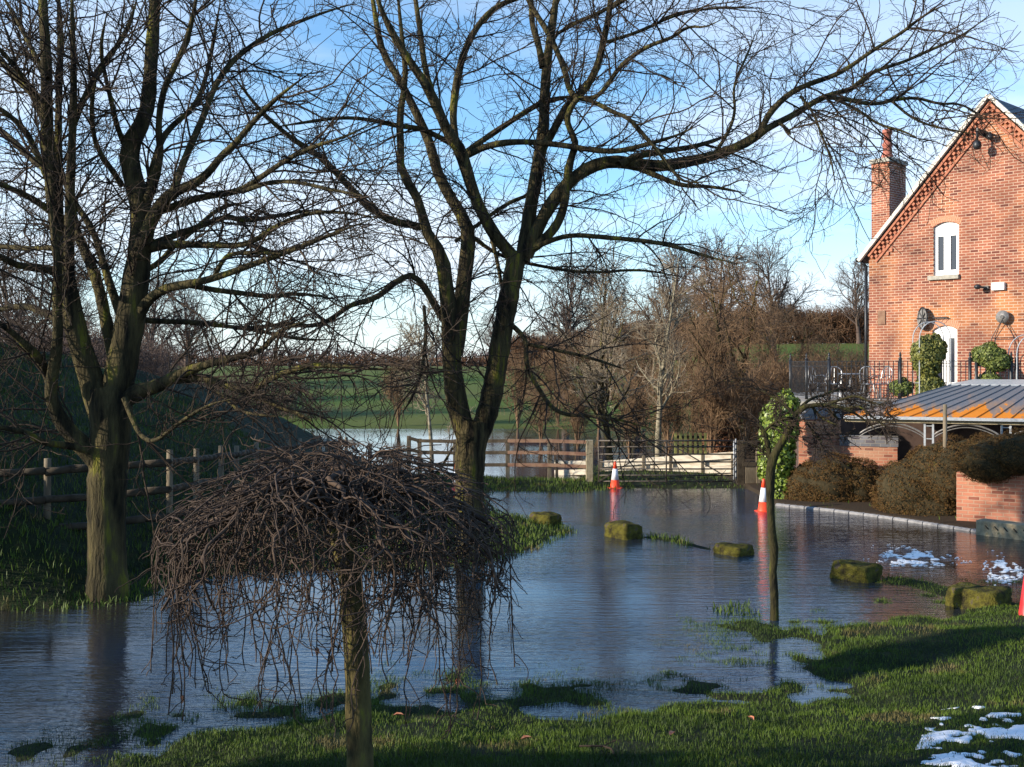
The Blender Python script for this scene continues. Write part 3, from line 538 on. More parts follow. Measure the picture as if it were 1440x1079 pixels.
T3 = [
 ([(1089,885,11),(1089,860,9.5),(1089,830,9),(1086,800,8.5),(1090,778,10),(1085,745,9),(1083,700,9),(1083,665,11),(1086,645,10.5),(1098,624,9),(1110,606,8),(1117,588,7),(1124,574,6),(1140,570,5.5),(1160,569,5),(1182,572,4.5),(1205,582,4),(1222,596,3),(1240,612,2)],0,-.3),
 ([(1085,655,7),(1081,635,6),(1077,615,5.5),(1072,603,5),(1064,593,4)],0,.2),
 ([(1076,606,3),(1088,594,3),(1105,588,3),(1122,588,2.5)],0,-.3),
 ([(1119,585,4),(1104,570,3.5),(1090,560,3),(1070,548,2.5),(1055,545,1.5)],-.1,.4),
 ([(1140,570,3.4),(1152,585,3),(1162,592,2.8),(1178,598,2)],-.1,-.4),
 ([(1160,569,3.4),(1172,582,3),(1180,592,2.4)],-.1,.3),
 ([(1165,568,3.4),(1188,560,3),(1205,556,2.8),(1225,566,2),(1250,572,1.4)],-.1,-.6),
 ([(1124,575,4),(1140,560,3.4),(1158,556,3),(1175,548,2.2),(1200,548,1.6)],-.1,.5),
 ([(1130,589,2.4),(1140,602,2.2),(1150,615,2),(1157,622,1.6),(1152,624,1.2)],-.1,-.3),
 ([(1190,575,3.2),(1210,570,2.6),(1230,590,2.2),(1245,600,1.6)],-.2,-.7),
 ([(1083,648,3),(1075,636,2.6),(1066,628,2.4),(1050,624,1.8),(1040,626,1.2)],0,.3),
]
make_tree('small_tree', 'thin crooked mossy tree with an arching crown standing in the flood by the traffic cone', T3, 14.3, 60, 420, 1100, M['moss_bark'], M['twig'], (.02,0,-.02), (0,0,.0), 10, l2=(.25,.6), l3=(.12,.32), l4=(.05,.16), rm=(.009,.0055,.0035), ws=.62)

# ------------------------------------------------------------------ weeping tree
def weeping():
    D = 7.0; cx, cy = (472-720)/F*D, D; g = hz(cx+.15, cy)
    root = empty('weeping_tree', (cx, cy, g), 0, 'small weeping tree with a mushroom-shaped tangle of drooping bare twigs in the foreground', 'tree')
    off = np.array([cx, cy, g])
    tr = [(506,1150,20),(507,1079,18.5),(504,1010,18),(503,950,18),(500,900,17.5),(497,860,18.5),(495,830,15.5),(490,800,16.5),(484,770,17.5),(480,745,20),(478,730,17)]
    q = resample([P3(x, y, D) for x, y, _ in tr], [r/F*D for *_, r in tr], 40)
    tube_obj('trunk', [(q[None, :, :3]-off, lumpy(None, q[None, :, 3], .02), 20)], M['lit_moss_bark'], root)
    top = q[-1, :3]; Ps = []; Rs = []
    nb = 26
    for i in range(nb):
        a = 2*math.pi*i/nb+RNG.uniform(-.1, .1); r = RNG.uniform(.75, 1.12); h = RNG.uniform(.05, .36); dx, dy = math.cos(a), math.sin(a)
        p = [top+np.array([0,0,-.06])]
        for u in (.15,.35,.55,.75,.9,1.0,1.04,1.06):
            zz = .40*(1-(r*min(u,1)/1.08)**2)*min(1, u*3)-h*.45-(.0 if u < 1 else (u-1)*6)
            p.append(top+np.array([dx*r*min(u,1.02)*1.05+RNG.normal(0,.035), dy*r*min(u,1.02)+RNG.normal(0,.035), zz+RNG.normal(0,.02)]))
        rr = [.034,.03,.026,.02,.015,.012,.009,.008,.007]
        z = resample(p, rr, 22); Ps.append(z[:, :3]); Rs.append(z[:, 3])
    P = np.array(Ps); R = np.array(Rs)
    # tangle over the dome: curling, sprawling, turning down
    A, Ra = grow(P, R, 320, .35, 1.05, (20, 75), .20, (0,0,-.01), .6, .0078, .0036, 14, tmin=.1)
    # keep the tangle inside a dome
    def dome(Q, zt=.44, rx=1.12):
        d = Q-top; rad = np.hypot(d[..., 0], d[..., 1]); lim = zt*(1-np.clip(rad/(rx*1.02), 0, 1.2)**2)-.02
        Q = Q.copy(); Q[..., 2] = np.where(d[..., 2] > lim, top[2]+lim+.34*(d[..., 2]-lim), Q[..., 2])
        s = np.where(rad > rx, (rx+.25*(rad-rx))/np.maximum(rad, 1e-6), 1); Q[..., 0] = top[0]+d[..., 0]*s; Q[..., 1] = top[1]+d[..., 1]*s; return Q
    A = dome(A); fl = top[2]-.16-.26*np.clip(np.hypot(A[...,0]-top[0], A[...,1]-top[1])/1.2, 0, 1)**2; A[..., 2] = np.where(A[..., 2] < fl, fl+.25*(A[..., 2]-fl), A[..., 2])
    B, Rb = grow(A, Ra, 1500, .18, .55, (20, 80), .3, (0,0,.0), .7, .0044, .0024, 9, tmin=.05); B = dome(B, .50)
    # hanging strands from the outer half
    sel = np.hypot(A[:, -1, 0]-top[0], A[:, -1, 1]-top[1]) > .35
    C_, Rc = grow(np.concatenate([P, A[sel]]) if False else A[sel], Ra[sel], 135, .55, 1.5, (30, 80), .2, (0,0,-.34), 1.0, .010, .0042, 16, tmin=.3)
    C_ = dome(C_)
    lowz = top[2]-1.20+.16*vnoise(C_[..., 0], C_[..., 1], 3); C_[..., 2] = np.maximum(C_[..., 2], lowz)
    keep = np.hypot(C_[:, -1, 0]-top[0], C_[:, -1, 1]-top[1]) > .15; C_ = C_[keep]; Rc = Rc[keep]
    D_, Rd = grow(C_, Rc, 850, .08, .36, (30, 85), .3, (0,0,-.07), .7, .0048, .0026, 8, tmin=.1)
    tube_obj('crown', [(P-off, R, 8), (A-off, Ra, 6), (B-off, Rb, 4), (C_-off, Rc, 6), (D_-off, Rd, 4)], M['twig_warm'], root)
    for (x, y) in ((265,695),(444,910),(252,985),(655,955),(224,740)):
        tgt = P3(x, y, D); ends = C_.reshape(-1, 3); sc_ = np.abs(ends[:,0]/ends[:,1]-tgt[0]/tgt[1])+np.abs((ends[:,2]-EYE)/ends[:,1]-(tgt[2]-EYE)/tgt[1]); c = ends[sc_.argmin()]-off-np.array([0,0,.02]); m = MB()
        s_ = .020
        for sg in (-1, 1):
            m.add([c+np.array([0,0,s_*1.5]), c+np.array([sg*s_*.7,.012,s_*.5]), c+np.array([sg*s_*.55,.02,-s_*.6]), c+np.array([0,-.004,-s_*1.6])], [(0,1,2,3)])
        m.build('leaf', M['leaf_dead'], root)
weeping()

# ------------------------------------------------------------------ background trees
def proto_tree(name, H, spread, ntr, n1, n2, n3, tm, wm, r0, droop=0.0, lean=(0,0), multi=1, loc=(0,0,0), label=None, grp=None, thin=1.0, up=.05):
    root = empty(name, loc, 0, label, 'tree', grp); Ps = []; Rs = []
    for k in range(multi):
        a = RNG.uniform(0, 6.28); ln = RNG.uniform(.02, .22)*(multi > 1); p = [np.zeros(3)]; d = np.array([math.cos(a)*ln+lean[0], math.sin(a)*ln+lean[1], 1.])
        for i in range(1, 9): d = d+RNG.normal(0, .06, 3)*np.array([1,1,.2]); p.append(p[-1]+nrm(d)*H*.92/8)
        z = resample(p, list(r0*(1-np.linspace(0, .88, 9))), 24); Ps.append(z[:, :3]); Rs.append(z[:, 3])
    P = np.array(Ps); R = np.array(Rs); R[:, 0] *= 1.3
    A, Ra = grow(P, R, ntr, spread*.55, spread*1.15, (28, 62), .10, (0,0,up), .55, r0*.5, .012*thin, 14, tmin=.2)
    tube_obj('trunk', [(P, lumpy(P, R, .03), 9), (A, Ra, 6)], tm, root)
    B, Rb = grow(A, Ra, n1, spread*.2, spread*.6, (20, 65), .14, (0,0,up-droop*.4), .6, .03, .008*thin, 10, tmin=.15)
    C_, Rc = grow(np.concatenate([B]), Rb, n2, spread*.1, spread*.32, (20, 70), .2, (0,0,up*.5-droop), .6, .013*thin, .006*thin, 8, tmin=.05)
    sets = [(B, Rb, 4), (C_, Rc, 3)]
    if n3: E, Re = grow(C_, Rc, n3, spread*.06, spread*.2, (20, 70), .2, (0,0,-droop), .8, .008*thin, .005*thin, 6, tmin=.05); sets.append((E, Re, 3))
    tube_obj('crown', sets, wm, root)
    return root
def copy_tree(root, loc, s, rz, label):
    r = root.copy(); SC.collection.objects.link(r); r.location = loc; r.scale = (s, s, s); r.rotation_euler.z = rz; r['label'] = label
    for ch in root.children:
        c = ch.copy(); SC.collection.objects.link(c); c.parent = r
    return r
def gp(px, D, dz=0.0):
    x = (px-720)/F*D; return (x, D, max(hz(x, D), -.1)-dz)
# slender trees behind the gate
proto_tree('slender_tree', 6.9, 2.3, 22, 120, 700, 900, M['bark'], M['twig_pale'], .13, loc=gp(858,35), label='slender leafless tree with a dark forked trunk right behind the left half of the gate', up=.06)
proto_tree('slender_tree', 8.0, 1.9, 22, 120, 700, 900, M['birch'], M['twig_pale'], .12, loc=gp(926,37), label='tall straight leafless tree with a pale sunlit trunk behind the middle of the gate', up=.09)
proto_tree('slender_tree', 5.3, 1.7, 14, 90, 500, 700, M['birch'], M['twig_pale'], .075, loc=gp(607,32.5), label='slim pale-barked leafless tree beside the far fence left of the big forked tree', lean=(0,0))
proto_tree('slender_tree', 2.6, 1.0, 6, 30, 120, 0, M['bark'], M['twig_pale'], .05, loc=gp(614,32.3), lean=(.55,0), label='short leafless sapling leaning right from the foot of the slim pale tree')
# willows with hanging brown twigs
wl = proto_tree('willow_tree', 7.4, 3.1, 26, 190, 1500, 2600, M['bark'], M['twig_willow'], .17, droop=.13, multi=2, loc=gp(1032,42), label='brown weeping willow with hanging twigs behind the right gatepost', grp='willows behind the gate')
copy_tree(wl, gp(975,48), .92, 2.1, 'brown weeping willow behind the middle of the gate, left of the taller willow')
copy_tree(wl, gp(1108,50), .78, 4.0, 'low brown willow behind the ivy-covered wall end')
copy_tree(wl, gp(812,56), .62, 5.1, 'small pale brown willow on the far bank left of the gate')
copy_tree(wl, gp(895,52), .85, 1.1, 'brown willow seen between the two slender trees behind the gate')
# bushes of thin shoots
sb = proto_tree('bare_shrub', 3.0, 1.5, 30, 260, 1500, 0, M['twig_willow'], M['twig_willow'], .03, multi=9, loc=gp(940,40), label='leafless brown shrub behind the pale plank fence at the middle of the gate', grp='bare shrubs behind the gate', droop=.02)
for px, D, s_, rz, lb in ((728,58,1.3,2.2,'bare shrub on the far bank just right of the forked tree trunk'),(785,60,1.4,5.2,'bare shrub on the far bank above the middle of the three-rail fence'),(842,57,1.5,.9,'bare shrub on the far bank above the left gatepost'),(905,60,1.5,3.9,'bare shrub on the far bank between the two slender trees'),(560,59,1.1,4.4,'low bare shrub on the far bank left of the forked tree'),(885,41,.9,1,'leafless brown shrub behind the left half of the gate'),(1000,39,1.0,2,'leafless brown shrub behind the right half of the gate'),(1048,38,1.05,3,'leafless brown shrub behind the right gatepost'),(1085,40,1.1,4,'leafless brown shrub just behind the ivy-covered wall end'),
                          (1150,46,1.15,5,'leafless brown shrub behind the left end of the terrace railing'),(812,44,.8,.4,'low leafless shrub at the flood edge left of the gate'),(1195,50,1.2,2.6,'leafless brown shrub behind the railing beside the house corner'),(760,47,.8,1.9,'low leafless shrub at the flood edge right of the big forked tree')):
    copy_tree(sb, gp(px, D), s_, rz, lb)
# trees on the meadow and beyond
mt_ = proto_tree('meadow_tree', 9.0, 4.0, 26, 180, 1100, 900, M['twig_far'], M['twig_far'], .26, loc=gp(795,74), label='spreading leafless tree on the meadow right of the big forked tree', grp='leafless trees on the meadow and skyline', thin=1.8, up=.03)
for px, D, s_, rz, lb in ((848,84,1.0,2,'leafless tree on the meadow behind the left half of the gate'),(205,62,.92,1.2,'leafless tree behind the shaded bank, right of the big left trunk'),(262,85,.9,3,'smaller leafless tree behind the shaded bank, second right of the left trunk'),(20,70,1.1,4,'leafless tree above the shaded bank at the left edge'),(100,80,1.0,5.3,'leafless tree above the shaded bank seen through the left tree stems'),
                          (940,78,1.15,.7,'leafless tree on the slope behind the pale straight trunk'),(1010,86,1.2,1.9,'leafless tree on the slope behind the willows'),(1090,90,1.1,3.3,'leafless tree on the slope above the ivy-covered wall end'),(1208,112,.95,4.4,'thin leafless tree on the skyline next to the house corner'),(690,150,.8,1,'distant leafless tree seen between the twin trunks')):
    copy_tree(mt_, gp(px, D), s_, rz, lb)

# twiggy hedges along the field edges, far woods
def twigbank(name, line, h, dep, n, r, mt, label, kind=None, cat='hedge', Lseg=(.5,1.4), down=False):
    line = np.array(line, float); seg = np.linalg.norm(np.diff(line, axis=0), axis=1); cum = np.concatenate([[0], np.cumsum(seg)]); s_ = RNG.random(n)*cum[-1]
    X = np.interp(s_, cum, line[:, 0])+RNG.normal(0, dep, n); Y = np.interp(s_, cum, line[:, 1])+RNG.normal(0, dep, n)
    top = h*(1+.35*vnoise(X, Y, .13)+.25*vnoise(X, Y, .5)); Z0 = height(X, Y); L = RNG.uniform(*Lseg, n)*h*.4; Z = Z0+top*RNG.random(n)**.8
    d = nrm(RNG.normal(0, .7, (n, 3))+np.array([0,0,1.0])); K = 4; P = np.empty((n, K, 3)); P[:, 0] = np.stack([X, Y, np.maximum(Z-L*.5, Z0)], 1)
    for k in range(1, K): d = nrm(d+RNG.normal(0, .25, (n, 3))); P[:, k] = P[:, k-1]+d*(L/(K-1))[:, None]
    R = np.repeat((r*RNG.uniform(.5, 1.3, n))[:, None], K, 1)*np.linspace(1, .4, K)[None]
    V, Fc = tubes(P, R, 3); return tag(mesh_np(name, V, Fc, mt), label, cat, kind=kind)
M['far_hedge'] = mat('far_hedge', (.10,.055,.035), (.17,.10,.06), .4, .95, spec=.1)
M['far_wood'] = mat('far_wood', (.085,.07,.075), (.13,.105,.105), .05, .95, spec=.1)
twigbank('hedgerow', [(0,121),(10,119),(22,117),(36,115),(55,112)], 3.5, .9, 34000, .035, M['far_hedge'], 'long reddish brown hedgerow along the crest of the meadow, running behind the house corner')
twigbank('hedgerow', [(-60,128),(-30,126),(-8,124),(0,123)], 1.3, .7, 7000, .035, M['far_hedge'], 'low brown hedgerow on the far side of the meadow left of the forked tree')
twigbank('thicket', [(7.5,44),(11,43),(16,45),(22,44)], 3.2, 1.5, 11000, .012, M['twig_willow'], 'brown thicket of saplings behind the terrace and right gatepost', cat='thicket')
twigbank('thicket', [(-34,75),(-22,68),(-17,66),(-12.5,63)], 2.0, 1.2, 6000, .02, M['twig_far'], 'dark brown thicket at the far end of the shaded bank', cat='thicket')
twigbank('thicket', [(-13.5,33),(-15,39),(-16.5,46),(-17,54)], 1.5, .9, 9000, .013, M['twig_far'], 'rough brown scrub along the crest of the shaded bank right of the left trunk', cat='thicket')
twigbank('thicket', [(-14,17),(-13.5,22),(-13,27),(-13.5,32)], .8, .7, 5000, .010, M['twig_far'], 'straggling brown growth on the crest of the shaded bank at the left edge', cat='thicket')
twigbank('woodland', [(-900,520),(-300,560),(-60,620),(150,700)], 11, 14, 15000, .34, M['far_wood'], 'far-off line of bare woodland on the horizon', kind='stuff', cat='woodland')

# ------------------------------------------------------------------ unseen evergreens added left of the picture to shade the lawn
def leafcloud(pts, nr, size, aspect=.6, jit=.5):
    n = len(pts); t = nrm(np.cross(nr, RNG.normal(0, 1, (n, 3)))); nn = nrm(nr+RNG.normal(0, jit, (n, 3))); t = nrm(t-(t*nn).sum(1, keepdims=True)*nn); b = np.cross(nn, t)
    s_ = (size*RNG.uniform(.6, 1.3, n))[:, None]
    V = np.stack([pts-t*s_, pts-b*s_*aspect, pts+t*s_, pts+b*s_*aspect], 1).reshape(-1, 3); return V, (np.arange(n)[:, None]*4+np.arange(4)[None])
def ell_pts(ells, n, bumpy=.30, shell=.12, zmin=-1e9):
    A = np.array([e[3]*e[4]+e[4]*e[5]+e[3]*e[5] for e in ells]); out = []; no = []
    for e, cnt in zip(ells, (n*A/A.sum()).astype(int)):
        d = nrm(RNG.normal(0, 1, (cnt, 3))); c = np.array(e[:3]); r = np.array(e[3:6]); k = 1-shell*RNG.random(cnt)**1.5+bumpy*(vnoise(d[:,0]*r[0]+d[:,2]*3, d[:,1]*r[1]-d[:,2]*2, 2.2))
        p = c+d*r*k[:, None]; ok = p[:, 2] > zmin
        for g in ells:
            if g is e: continue
            q = (p-np.array(g[:3]))/np.array(g[3:6]); ok &= (q**2).sum(1) > .80
        out.append(p[ok]); no.append(nrm(d/r)[ok])
    return np.concatenate(out), np.concatenate(no)
def ell_core(ells, k=.86, n=22):
    Vs = []; Fs = []; o = 0
    u = np.linspace(0, 2*np.pi, n, endpoint=False); v = np.linspace(.05, np.pi-.05, n//2); UU, VV = np.meshgrid(u, v)
    for e in ells:
        d = np.stack([np.cos(UU)*np.sin(VV), np.sin(UU)*np.sin(VV), np.cos(VV)], -1)
        p = np.array(e[:3])+d*np.array(e[3:6])*k*(1+.06*RNG.normal(0, 1, UU.shape+(1,))); m, q = UU.shape; ii = np.arange(m*q).reshape(m, q)
        Fs.append(np.stack([ii[:-1], np.roll(ii, -1, 1)[:-1], np.roll(ii, -1, 1)[1:], ii[1:]], -1).reshape(-1, 4)+o); Vs.append(p.reshape(-1, 3)); o += m*q
    return np.concatenate(Vs), np.concatenate(Fs)
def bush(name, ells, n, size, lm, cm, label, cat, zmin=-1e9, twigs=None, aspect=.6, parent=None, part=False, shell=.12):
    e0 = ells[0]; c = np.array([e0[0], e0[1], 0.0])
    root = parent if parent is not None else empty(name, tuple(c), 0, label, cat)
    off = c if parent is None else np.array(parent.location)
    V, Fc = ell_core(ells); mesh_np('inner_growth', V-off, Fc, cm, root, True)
    p, nn = ell_pts(ells, n, zmin=zmin, shell=shell); V, Fc = leafcloud(p, nn, size, aspect)
    mesh_np('foliage', V-off, Fc, lm, root)
    if twigs:
        i = RNG.choice(len(p), twigs); K = 4; P = np.empty((twigs, K, 3)); d = nrm(nn[i]+RNG.normal(0, .55, (twigs, 3))); P[:, 0] = p[i]-d*.05
        for k in range(1, K): d = nrm(d+RNG.normal(0, .3, (twigs, 3))); P[:, k] = P[:, k-1]+d*.028
        R = np.full((twigs, K), .005)*np.linspace(1, .5, K)[None]; tube_obj('twigs', [(P-off, R, 3)], M['hedge_shoot'], root)
    return root

for sx, sy, hh, rr, lb in ((-13.5, 7.3, 9.0, .45, 'narrow dark yew added out of view on the left to shade the lawn'),):  # unseen, added for the darker band across the lawn
    yew = bush('shade_yew', [(sx, sy, hh*.30, rr, rr, hh*.32), (sx+.1, sy+.05, hh*.62, rr*.85, rr*.85, hh*.38), (sx-.2, sy-.1, hh*.45, rr*1.05, rr*.9, hh*.3)], 9000, .09, M['leaf_shade_yew'], M['leaf_ivy_core'], lb, 'tree')
    m = MB(); m.cyl((0,0,-.2), (0,0,hh*.5), .2, .1, 10); m.build('trunk', M['bark'], yew)
bush('shade_hedge', [(-9.6, 5.2, 2.2, 1.1, 1.0, 2.1), (-9.7, 3.9, 2.2, 1.2, 1.1, 2.2), (-9.5, 2.6, 2.1, 1.2, 1.2, 1.9), (-9.4, 6.1, 1.7, 1.0, .8, 1.6)], 9000, .07, M['leaf_shade_yew'], M['leaf_ivy_core'], 'low yew hedge added out of view on the left to shade the lawn', 'hedge')  # also unseen, added to shade the near edge of the lawn

# ------------------------------------------------------------------ fences
def post(m, x, y, z0, z1, r=.055, n=10): m.cyl((x, y, z0), (x+RNG.normal(0,.01), y+RNG.normal(0,.01), z1), r*1.04, r*.97, n)
def rail(m, a, b, r=.05):
    a = np.array(a, float); b = np.array(b, float); K = 6
    pts = [a+(b-a)*k/(K-1)+np.array([0,0,RNG.normal(0,.008)]) for k in range(K)]
    for k in range(K-1): m.cyl(pts[k], pts[k+1], r*(1+.08*RNG.normal()), r*(1+.08*RNG.normal()), 8)
fp = [(-110,653,16.2),(66,645,17.0),(238,633,18.0),(276,631,19.8),(311,627,21.6),(333,627,23.4),(360,622,25.2),(383,621,27.0),(405,619,28.8),(422,617,30.2),(447,613,31.6),(462,614,32.6),(477,614,33.6),(487,615,34.4)]
fr = empty('rail_fence', tuple(P3(66,760,17.0)), 0, 'dark split-rail fence with round posts along the foot of the shaded bank', 'fence'); off = np.array(fr.location)
tops = [P3(*q) for q in fp]
for t in tops:
    m = MB(); gz = max(hz(t[0], t[1]), -.1); post(m, *(t[:2]-off[:2]), min(gz, t[2]-1.35)-off[2]-.1, t[2]-off[2]); m.build('post', M['timber'], fr, True)
for a, b in zip(tops[:-1], tops[1:]):
    for k in (.20, .66, 1.12):
        m = MB(); rail(m, a-off-np.array([0,.07,k]), b-off-np.array([0,.07,k]), .062); m.build('rail', M['timber_rail'], fr, True)
# post-and-rail fence from the bank to the gate
pp = [(520,624,32.4),(575,613,32.2),(590,617,32.2),(640,618,31.8),(714,617,31.2),(773,617,30.9),(829,619,30.6)]
f2 = empty('rail_fence', tuple(P3(714,668,31.2)), 0, 'three-rail brown timber fence with square posts between the forked tree and the gate', 'fence'); off = np.array(f2.location)
tops = [P3(*q) for q in pp]
for i, t in enumerate(tops):
    wd = .12 if i < len(tops)-1 else .20
    m = MB(); q = t-off; m.box(q[0]-wd/2, q[0]+wd/2, q[1]-wd/2, q[1]+wd/2, -.5 , q[2]); m.build('post', M['timber'] if i < 6 else M['trough'], f2, bevel=.01)
for i in range(len(tops)-1):
    for k in (.06, .40, .76):
        a, b = tops[i]-off, tops[i+1]-off
        if k == .06 and i == 0: continue
        m = MB(); m.bar((a[0], a[1]-.08, min(a[2], 1.25)-k), (b[0], b[1]-.08, min(b[2],1.25)-k), .035, .10); m.build('rail', M['timber_red'] if i > 3 else M['timber_rail'], f2, bevel=.004)
# metal gate
GD = 30.3; gx0 = (842-720)/F*GD; gx1 = (1032-720)/F*GD; ztop = EYE-(620-HOR)/F*GD; zbot = EYE-(677-HOR)/F*GD
gate = empty('field_gate', (gx0, GD, 0), 0, 'wide seven-bar metal field gate with cross braces behind the flood', 'gate')
Wg = gx1-gx0; zs_ = np.linspace(zbot, ztop, 7); zs_ = [zbot, zbot+.17, zbot+.35, zbot+.55, zbot+.77, (zbot+.98), ztop]
for z in zs_: m = MB(); m.cyl((0,0,z), (Wg,0,z), .020 if z < ztop else .024, None, 8); m.build('bar', M['gatesteel'], gate, True)
for x in (0, Wg*.5, Wg): m = MB(); m.cyl((x,0,zbot-.02), (x,0,ztop+.02), .022, None, 8); m.build('upright', M['gatesteel'] if x < Wg else M['greypaint'], gate, True)
for a, b in (((0,-.03,zbot), (Wg*.49,-.03,ztop)), ((Wg*.49,-.03,ztop), (Wg,-.03,zbot))): m = MB(); m.bar(a, b, .012, .035); m.build('brace', M['gatesteel'], gate)
gpst = empty('gatepost', ((1041-720)/F*30.4, 30.4, 0), 0, 'thick square timber gatepost at the right hinge of the metal gate', 'post')
m = MB(); m.box(-.11,.11,-.11,.11,-.3,1.28); m.build('post', M['timber_rail'], gpst, bevel=.015)
m = MB(); m.cyl((-.13,-.02,.2), (-.13,-.02,1.33), .018, None, 8); m.build('hinge_rod', M['greypaint'], gpst)
f3 = empty('rail_fence', ((1066-720)/F*30.3, 30.3, 0), 0, 'short length of timber rail fence between the gatepost and the ivy', 'fence')
m = MB(); m.box(-.06,.06,-.06,.06,-.3,1.25); m.build('post', M['timber'], f3, bevel=.01)
for z in (.62, 1.22): m = MB(); m.bar((-.45,-.04,z), (.9,-.04,z), .04, .12); m.build('rail', M['timber_rail'], f3)
m = MB(); m.box(-.36,-.07,-.03,.0,.0,.55); m.build('board', M['timber'], f3)
# pale plank fence behind the gate
pf = empty('plank_fence', tuple(P3(900,680,33.2)*np.array([1,1,0])), 0, 'low pale sunlit plank fence lying beyond the gate', 'fence'); off = np.array(pf.location)
def plank(x0,y0,x1,y1,D,hh,nm='board'):
    a = P3(x0,y0,D+.9*(x1-x0)/190)-off; b = P3(x1,y1,D-.9*(x1-x0)/190)-off; m = MB(); m.bar(a, b, .05, hh); m.build(nm, M['timber_pale'], pf, bevel=.006)
for (ya, yb) in ((653,640),(666,660),(679,677)): plank(842,ya,1034,yb,33.2,.20)
plank(842,672,1034,668,33.28,.42); plank(842,660,1034,650,33.30,.2)
for (ya, yb) in ((652,652),(665,664),(674,673)): plank(780,ya,824,yb,33.2,.17)
for x in (783, 822, 845, 905, 943, 988, 1030):
    dd = 33.15+.9*(938-x)/96*(x > 840); a = P3(x, 688, dd)-off; b = P3(x, 638 if x > 860 else 646, dd)-off; m = MB(); m.bar(a, b, .09, .07, (0,1,0)); m.build('post', M['timber'], pf, bevel=.006)
# pale plank top seen over the bank fence on the left
pl = empty('plank_fence', tuple(P3(470,625,36)*np.array([1,1,0])), 0, 'pale plank rail catching the sun behind the far end of the dark bank fence', 'fence'); off2 = np.array(pl.location)
m = MB(); m.bar(P3(452,620,36)-off2, P3(500,622,36)-off2, .05, .16); m.build('board', M['timber_pale'], pl)
for x in (455, 497): m = MB(); m.bar(P3(x,635,36)-off2, P3(x,617,36)-off2, .08, .08, (0,1,0)); m.build('post', M['timber_pale'], pl)
# mossy picket hurdle behind the gate
ph = empty('picket_hurdle', tuple(P3(971,640,36)*np.array([1,1,0])), 0, 'small lichen-yellow picket hurdle standing behind the right half of the gate', 'fence'); off2 = np.array(ph.location)
M['lichen'] = mat('lichen_wood', (.22,.22,.06), (.34,.33,.10), 10, .9)
for x in np.linspace(950, 992, 7): m = MB(); m.bar(P3(x,640,36)-off2, P3(x,609,36)-off2, .08, .04, (0,1,0)); m.build('picket', M['lichen'], ph)
for y in (615, 628): m = MB(); m.bar(P3(948,y,36)-off2+np.array([0,.05,0]), P3(994,y,36)-off2+np.array([0,.05,0]), .04, .10); m.build('rail', M['timber_rail'], ph)
M['reddead'] = mat('dead_bracken', (.24,.10,.05), (.38,.19,.10), 5, .9)
bush('dead_shrub', [(P3(1010,590,40)[0],40,1.2,.75,.6,1.5)], 5000, .05, M['reddead'], M['soil'], 'russet dead-leaved shrub glowing behind the gatepost', 'shrub', aspect=.25)

# ------------------------------------------------------------------ traffic cones
def cone(loc, label, h=.75, bare=False, tilt=0.0):
    r = empty('traffic_cone', loc, 0, label, 'traffic cone'); r.rotation_euler.y = tilt
    m = MB(); m.prism([(-.2,-.14),(-.14,-.2),(.14,-.2),(.2,-.14),(.2,.14),(.14,.2),(-.14,.2),(-.2,.14)], 0, .045); m.build('base', M['redplastic'] if bare else M['orange'], r, bevel=.008)
    rr = lambda z: .145*(1-z/h)+.030*(z/h)
    m = MB(); m.lathe([(rr(.045)+.01,.045),(rr(.06),.06),(rr(.33*h),.33*h)]+([(rr(.74*h),.74*h)] if bare else []), n=24); m.build('body', M['redplastic'] if bare else M['orange'], r, True)
    if not bare: m = MB(); m.lathe([(rr(.33*h)+.004,.33*h+.001),(rr(.74*h)+.004,.74*h-.001)], n=24); m.build('sleeve', M['reflect'], r, True)
    m = MB(); m.lathe([(rr(.74*h),.74*h),(rr(.98*h),.98*h),(rr(h)-.008,h)], n=24); m.build('tip', M['redplastic'] if bare else M['orange'], r, True); return r
c1 = W(865,686); cone((c1[0], c1[1], -.03), 'orange and white traffic cone in the water in front of the metal gate', .76)
c2 = W(1074,719); cone((c2[0], c2[1], -.04), 'orange and white traffic cone in the flood behind the thin crooked tree', .80)
c3 = P3(642,692,27.0); cone((c3[0], 27.0, max(hz(c3[0], 27.0), 0)), 'orange and white traffic cone on the grass half hidden by the forked tree trunk', .95)
c4 = (1447-720)/F*13.9; cone((c4, 13.9, .02), 'plain dark red cone cut off by the right edge, beside the last mossy stone', .88, bare=True); 

# ------------------------------------------------------------------ mossy stones along the drive
def stone(px, py, wpx, hpx, label, rz, rough=.055):
    p = W(px, py); s_ = wpx/F*p[1]; h = hpx/F*p[1]
    import bmesh
    bm = bmesh.new(); bmesh.ops.create_cube(bm, size=1.0); bmesh.ops.subdivide_edges(bm, edges=bm.edges[:], cuts=7, use_grid_fill=True)
    r = random.Random(px)
    for v in bm.verts:
        n_ = .9*vnoise(v.co.x+px, v.co.y+v.co.z, 3.1)+.5*vnoise(v.co.x+px, v.co.z*1.3-v.co.y, 9)
        rd = 1-.10*(abs(v.co.x)*2)**6*(abs(v.co.y)*2)**6-.06*(abs(v.co.z)*2)**4*max((abs(v.co.x)*2)**5, (abs(v.co.y)*2)**5)
        v.co = Vector((v.co.x*s_*.82*rd+n_*rough, v.co.y*s_*.62*rd+n_*rough, (v.co.z*rd)*(h+.12)+n_*rough*1.3))
    me = bpy.data.meshes.new('boundary_stone'); bm.to_mesh(me); bm.free(); me.materials.append(M['mossstone'])
    for q in me.polygons: q.use_smooth = True
    o = link(bpy.data.objects.new('boundary_stone', me)); o.location = (p[0], p[1]+s_*.3, (h-.12)/2); o.rotation_euler.z = rz
    tag(o, label, 'stone', 'mossy stones lining the flooded drive'); return o
stone(768,739,52,15,'low rounded mossy stone on the grass tongue, farthest of the row', -.8)
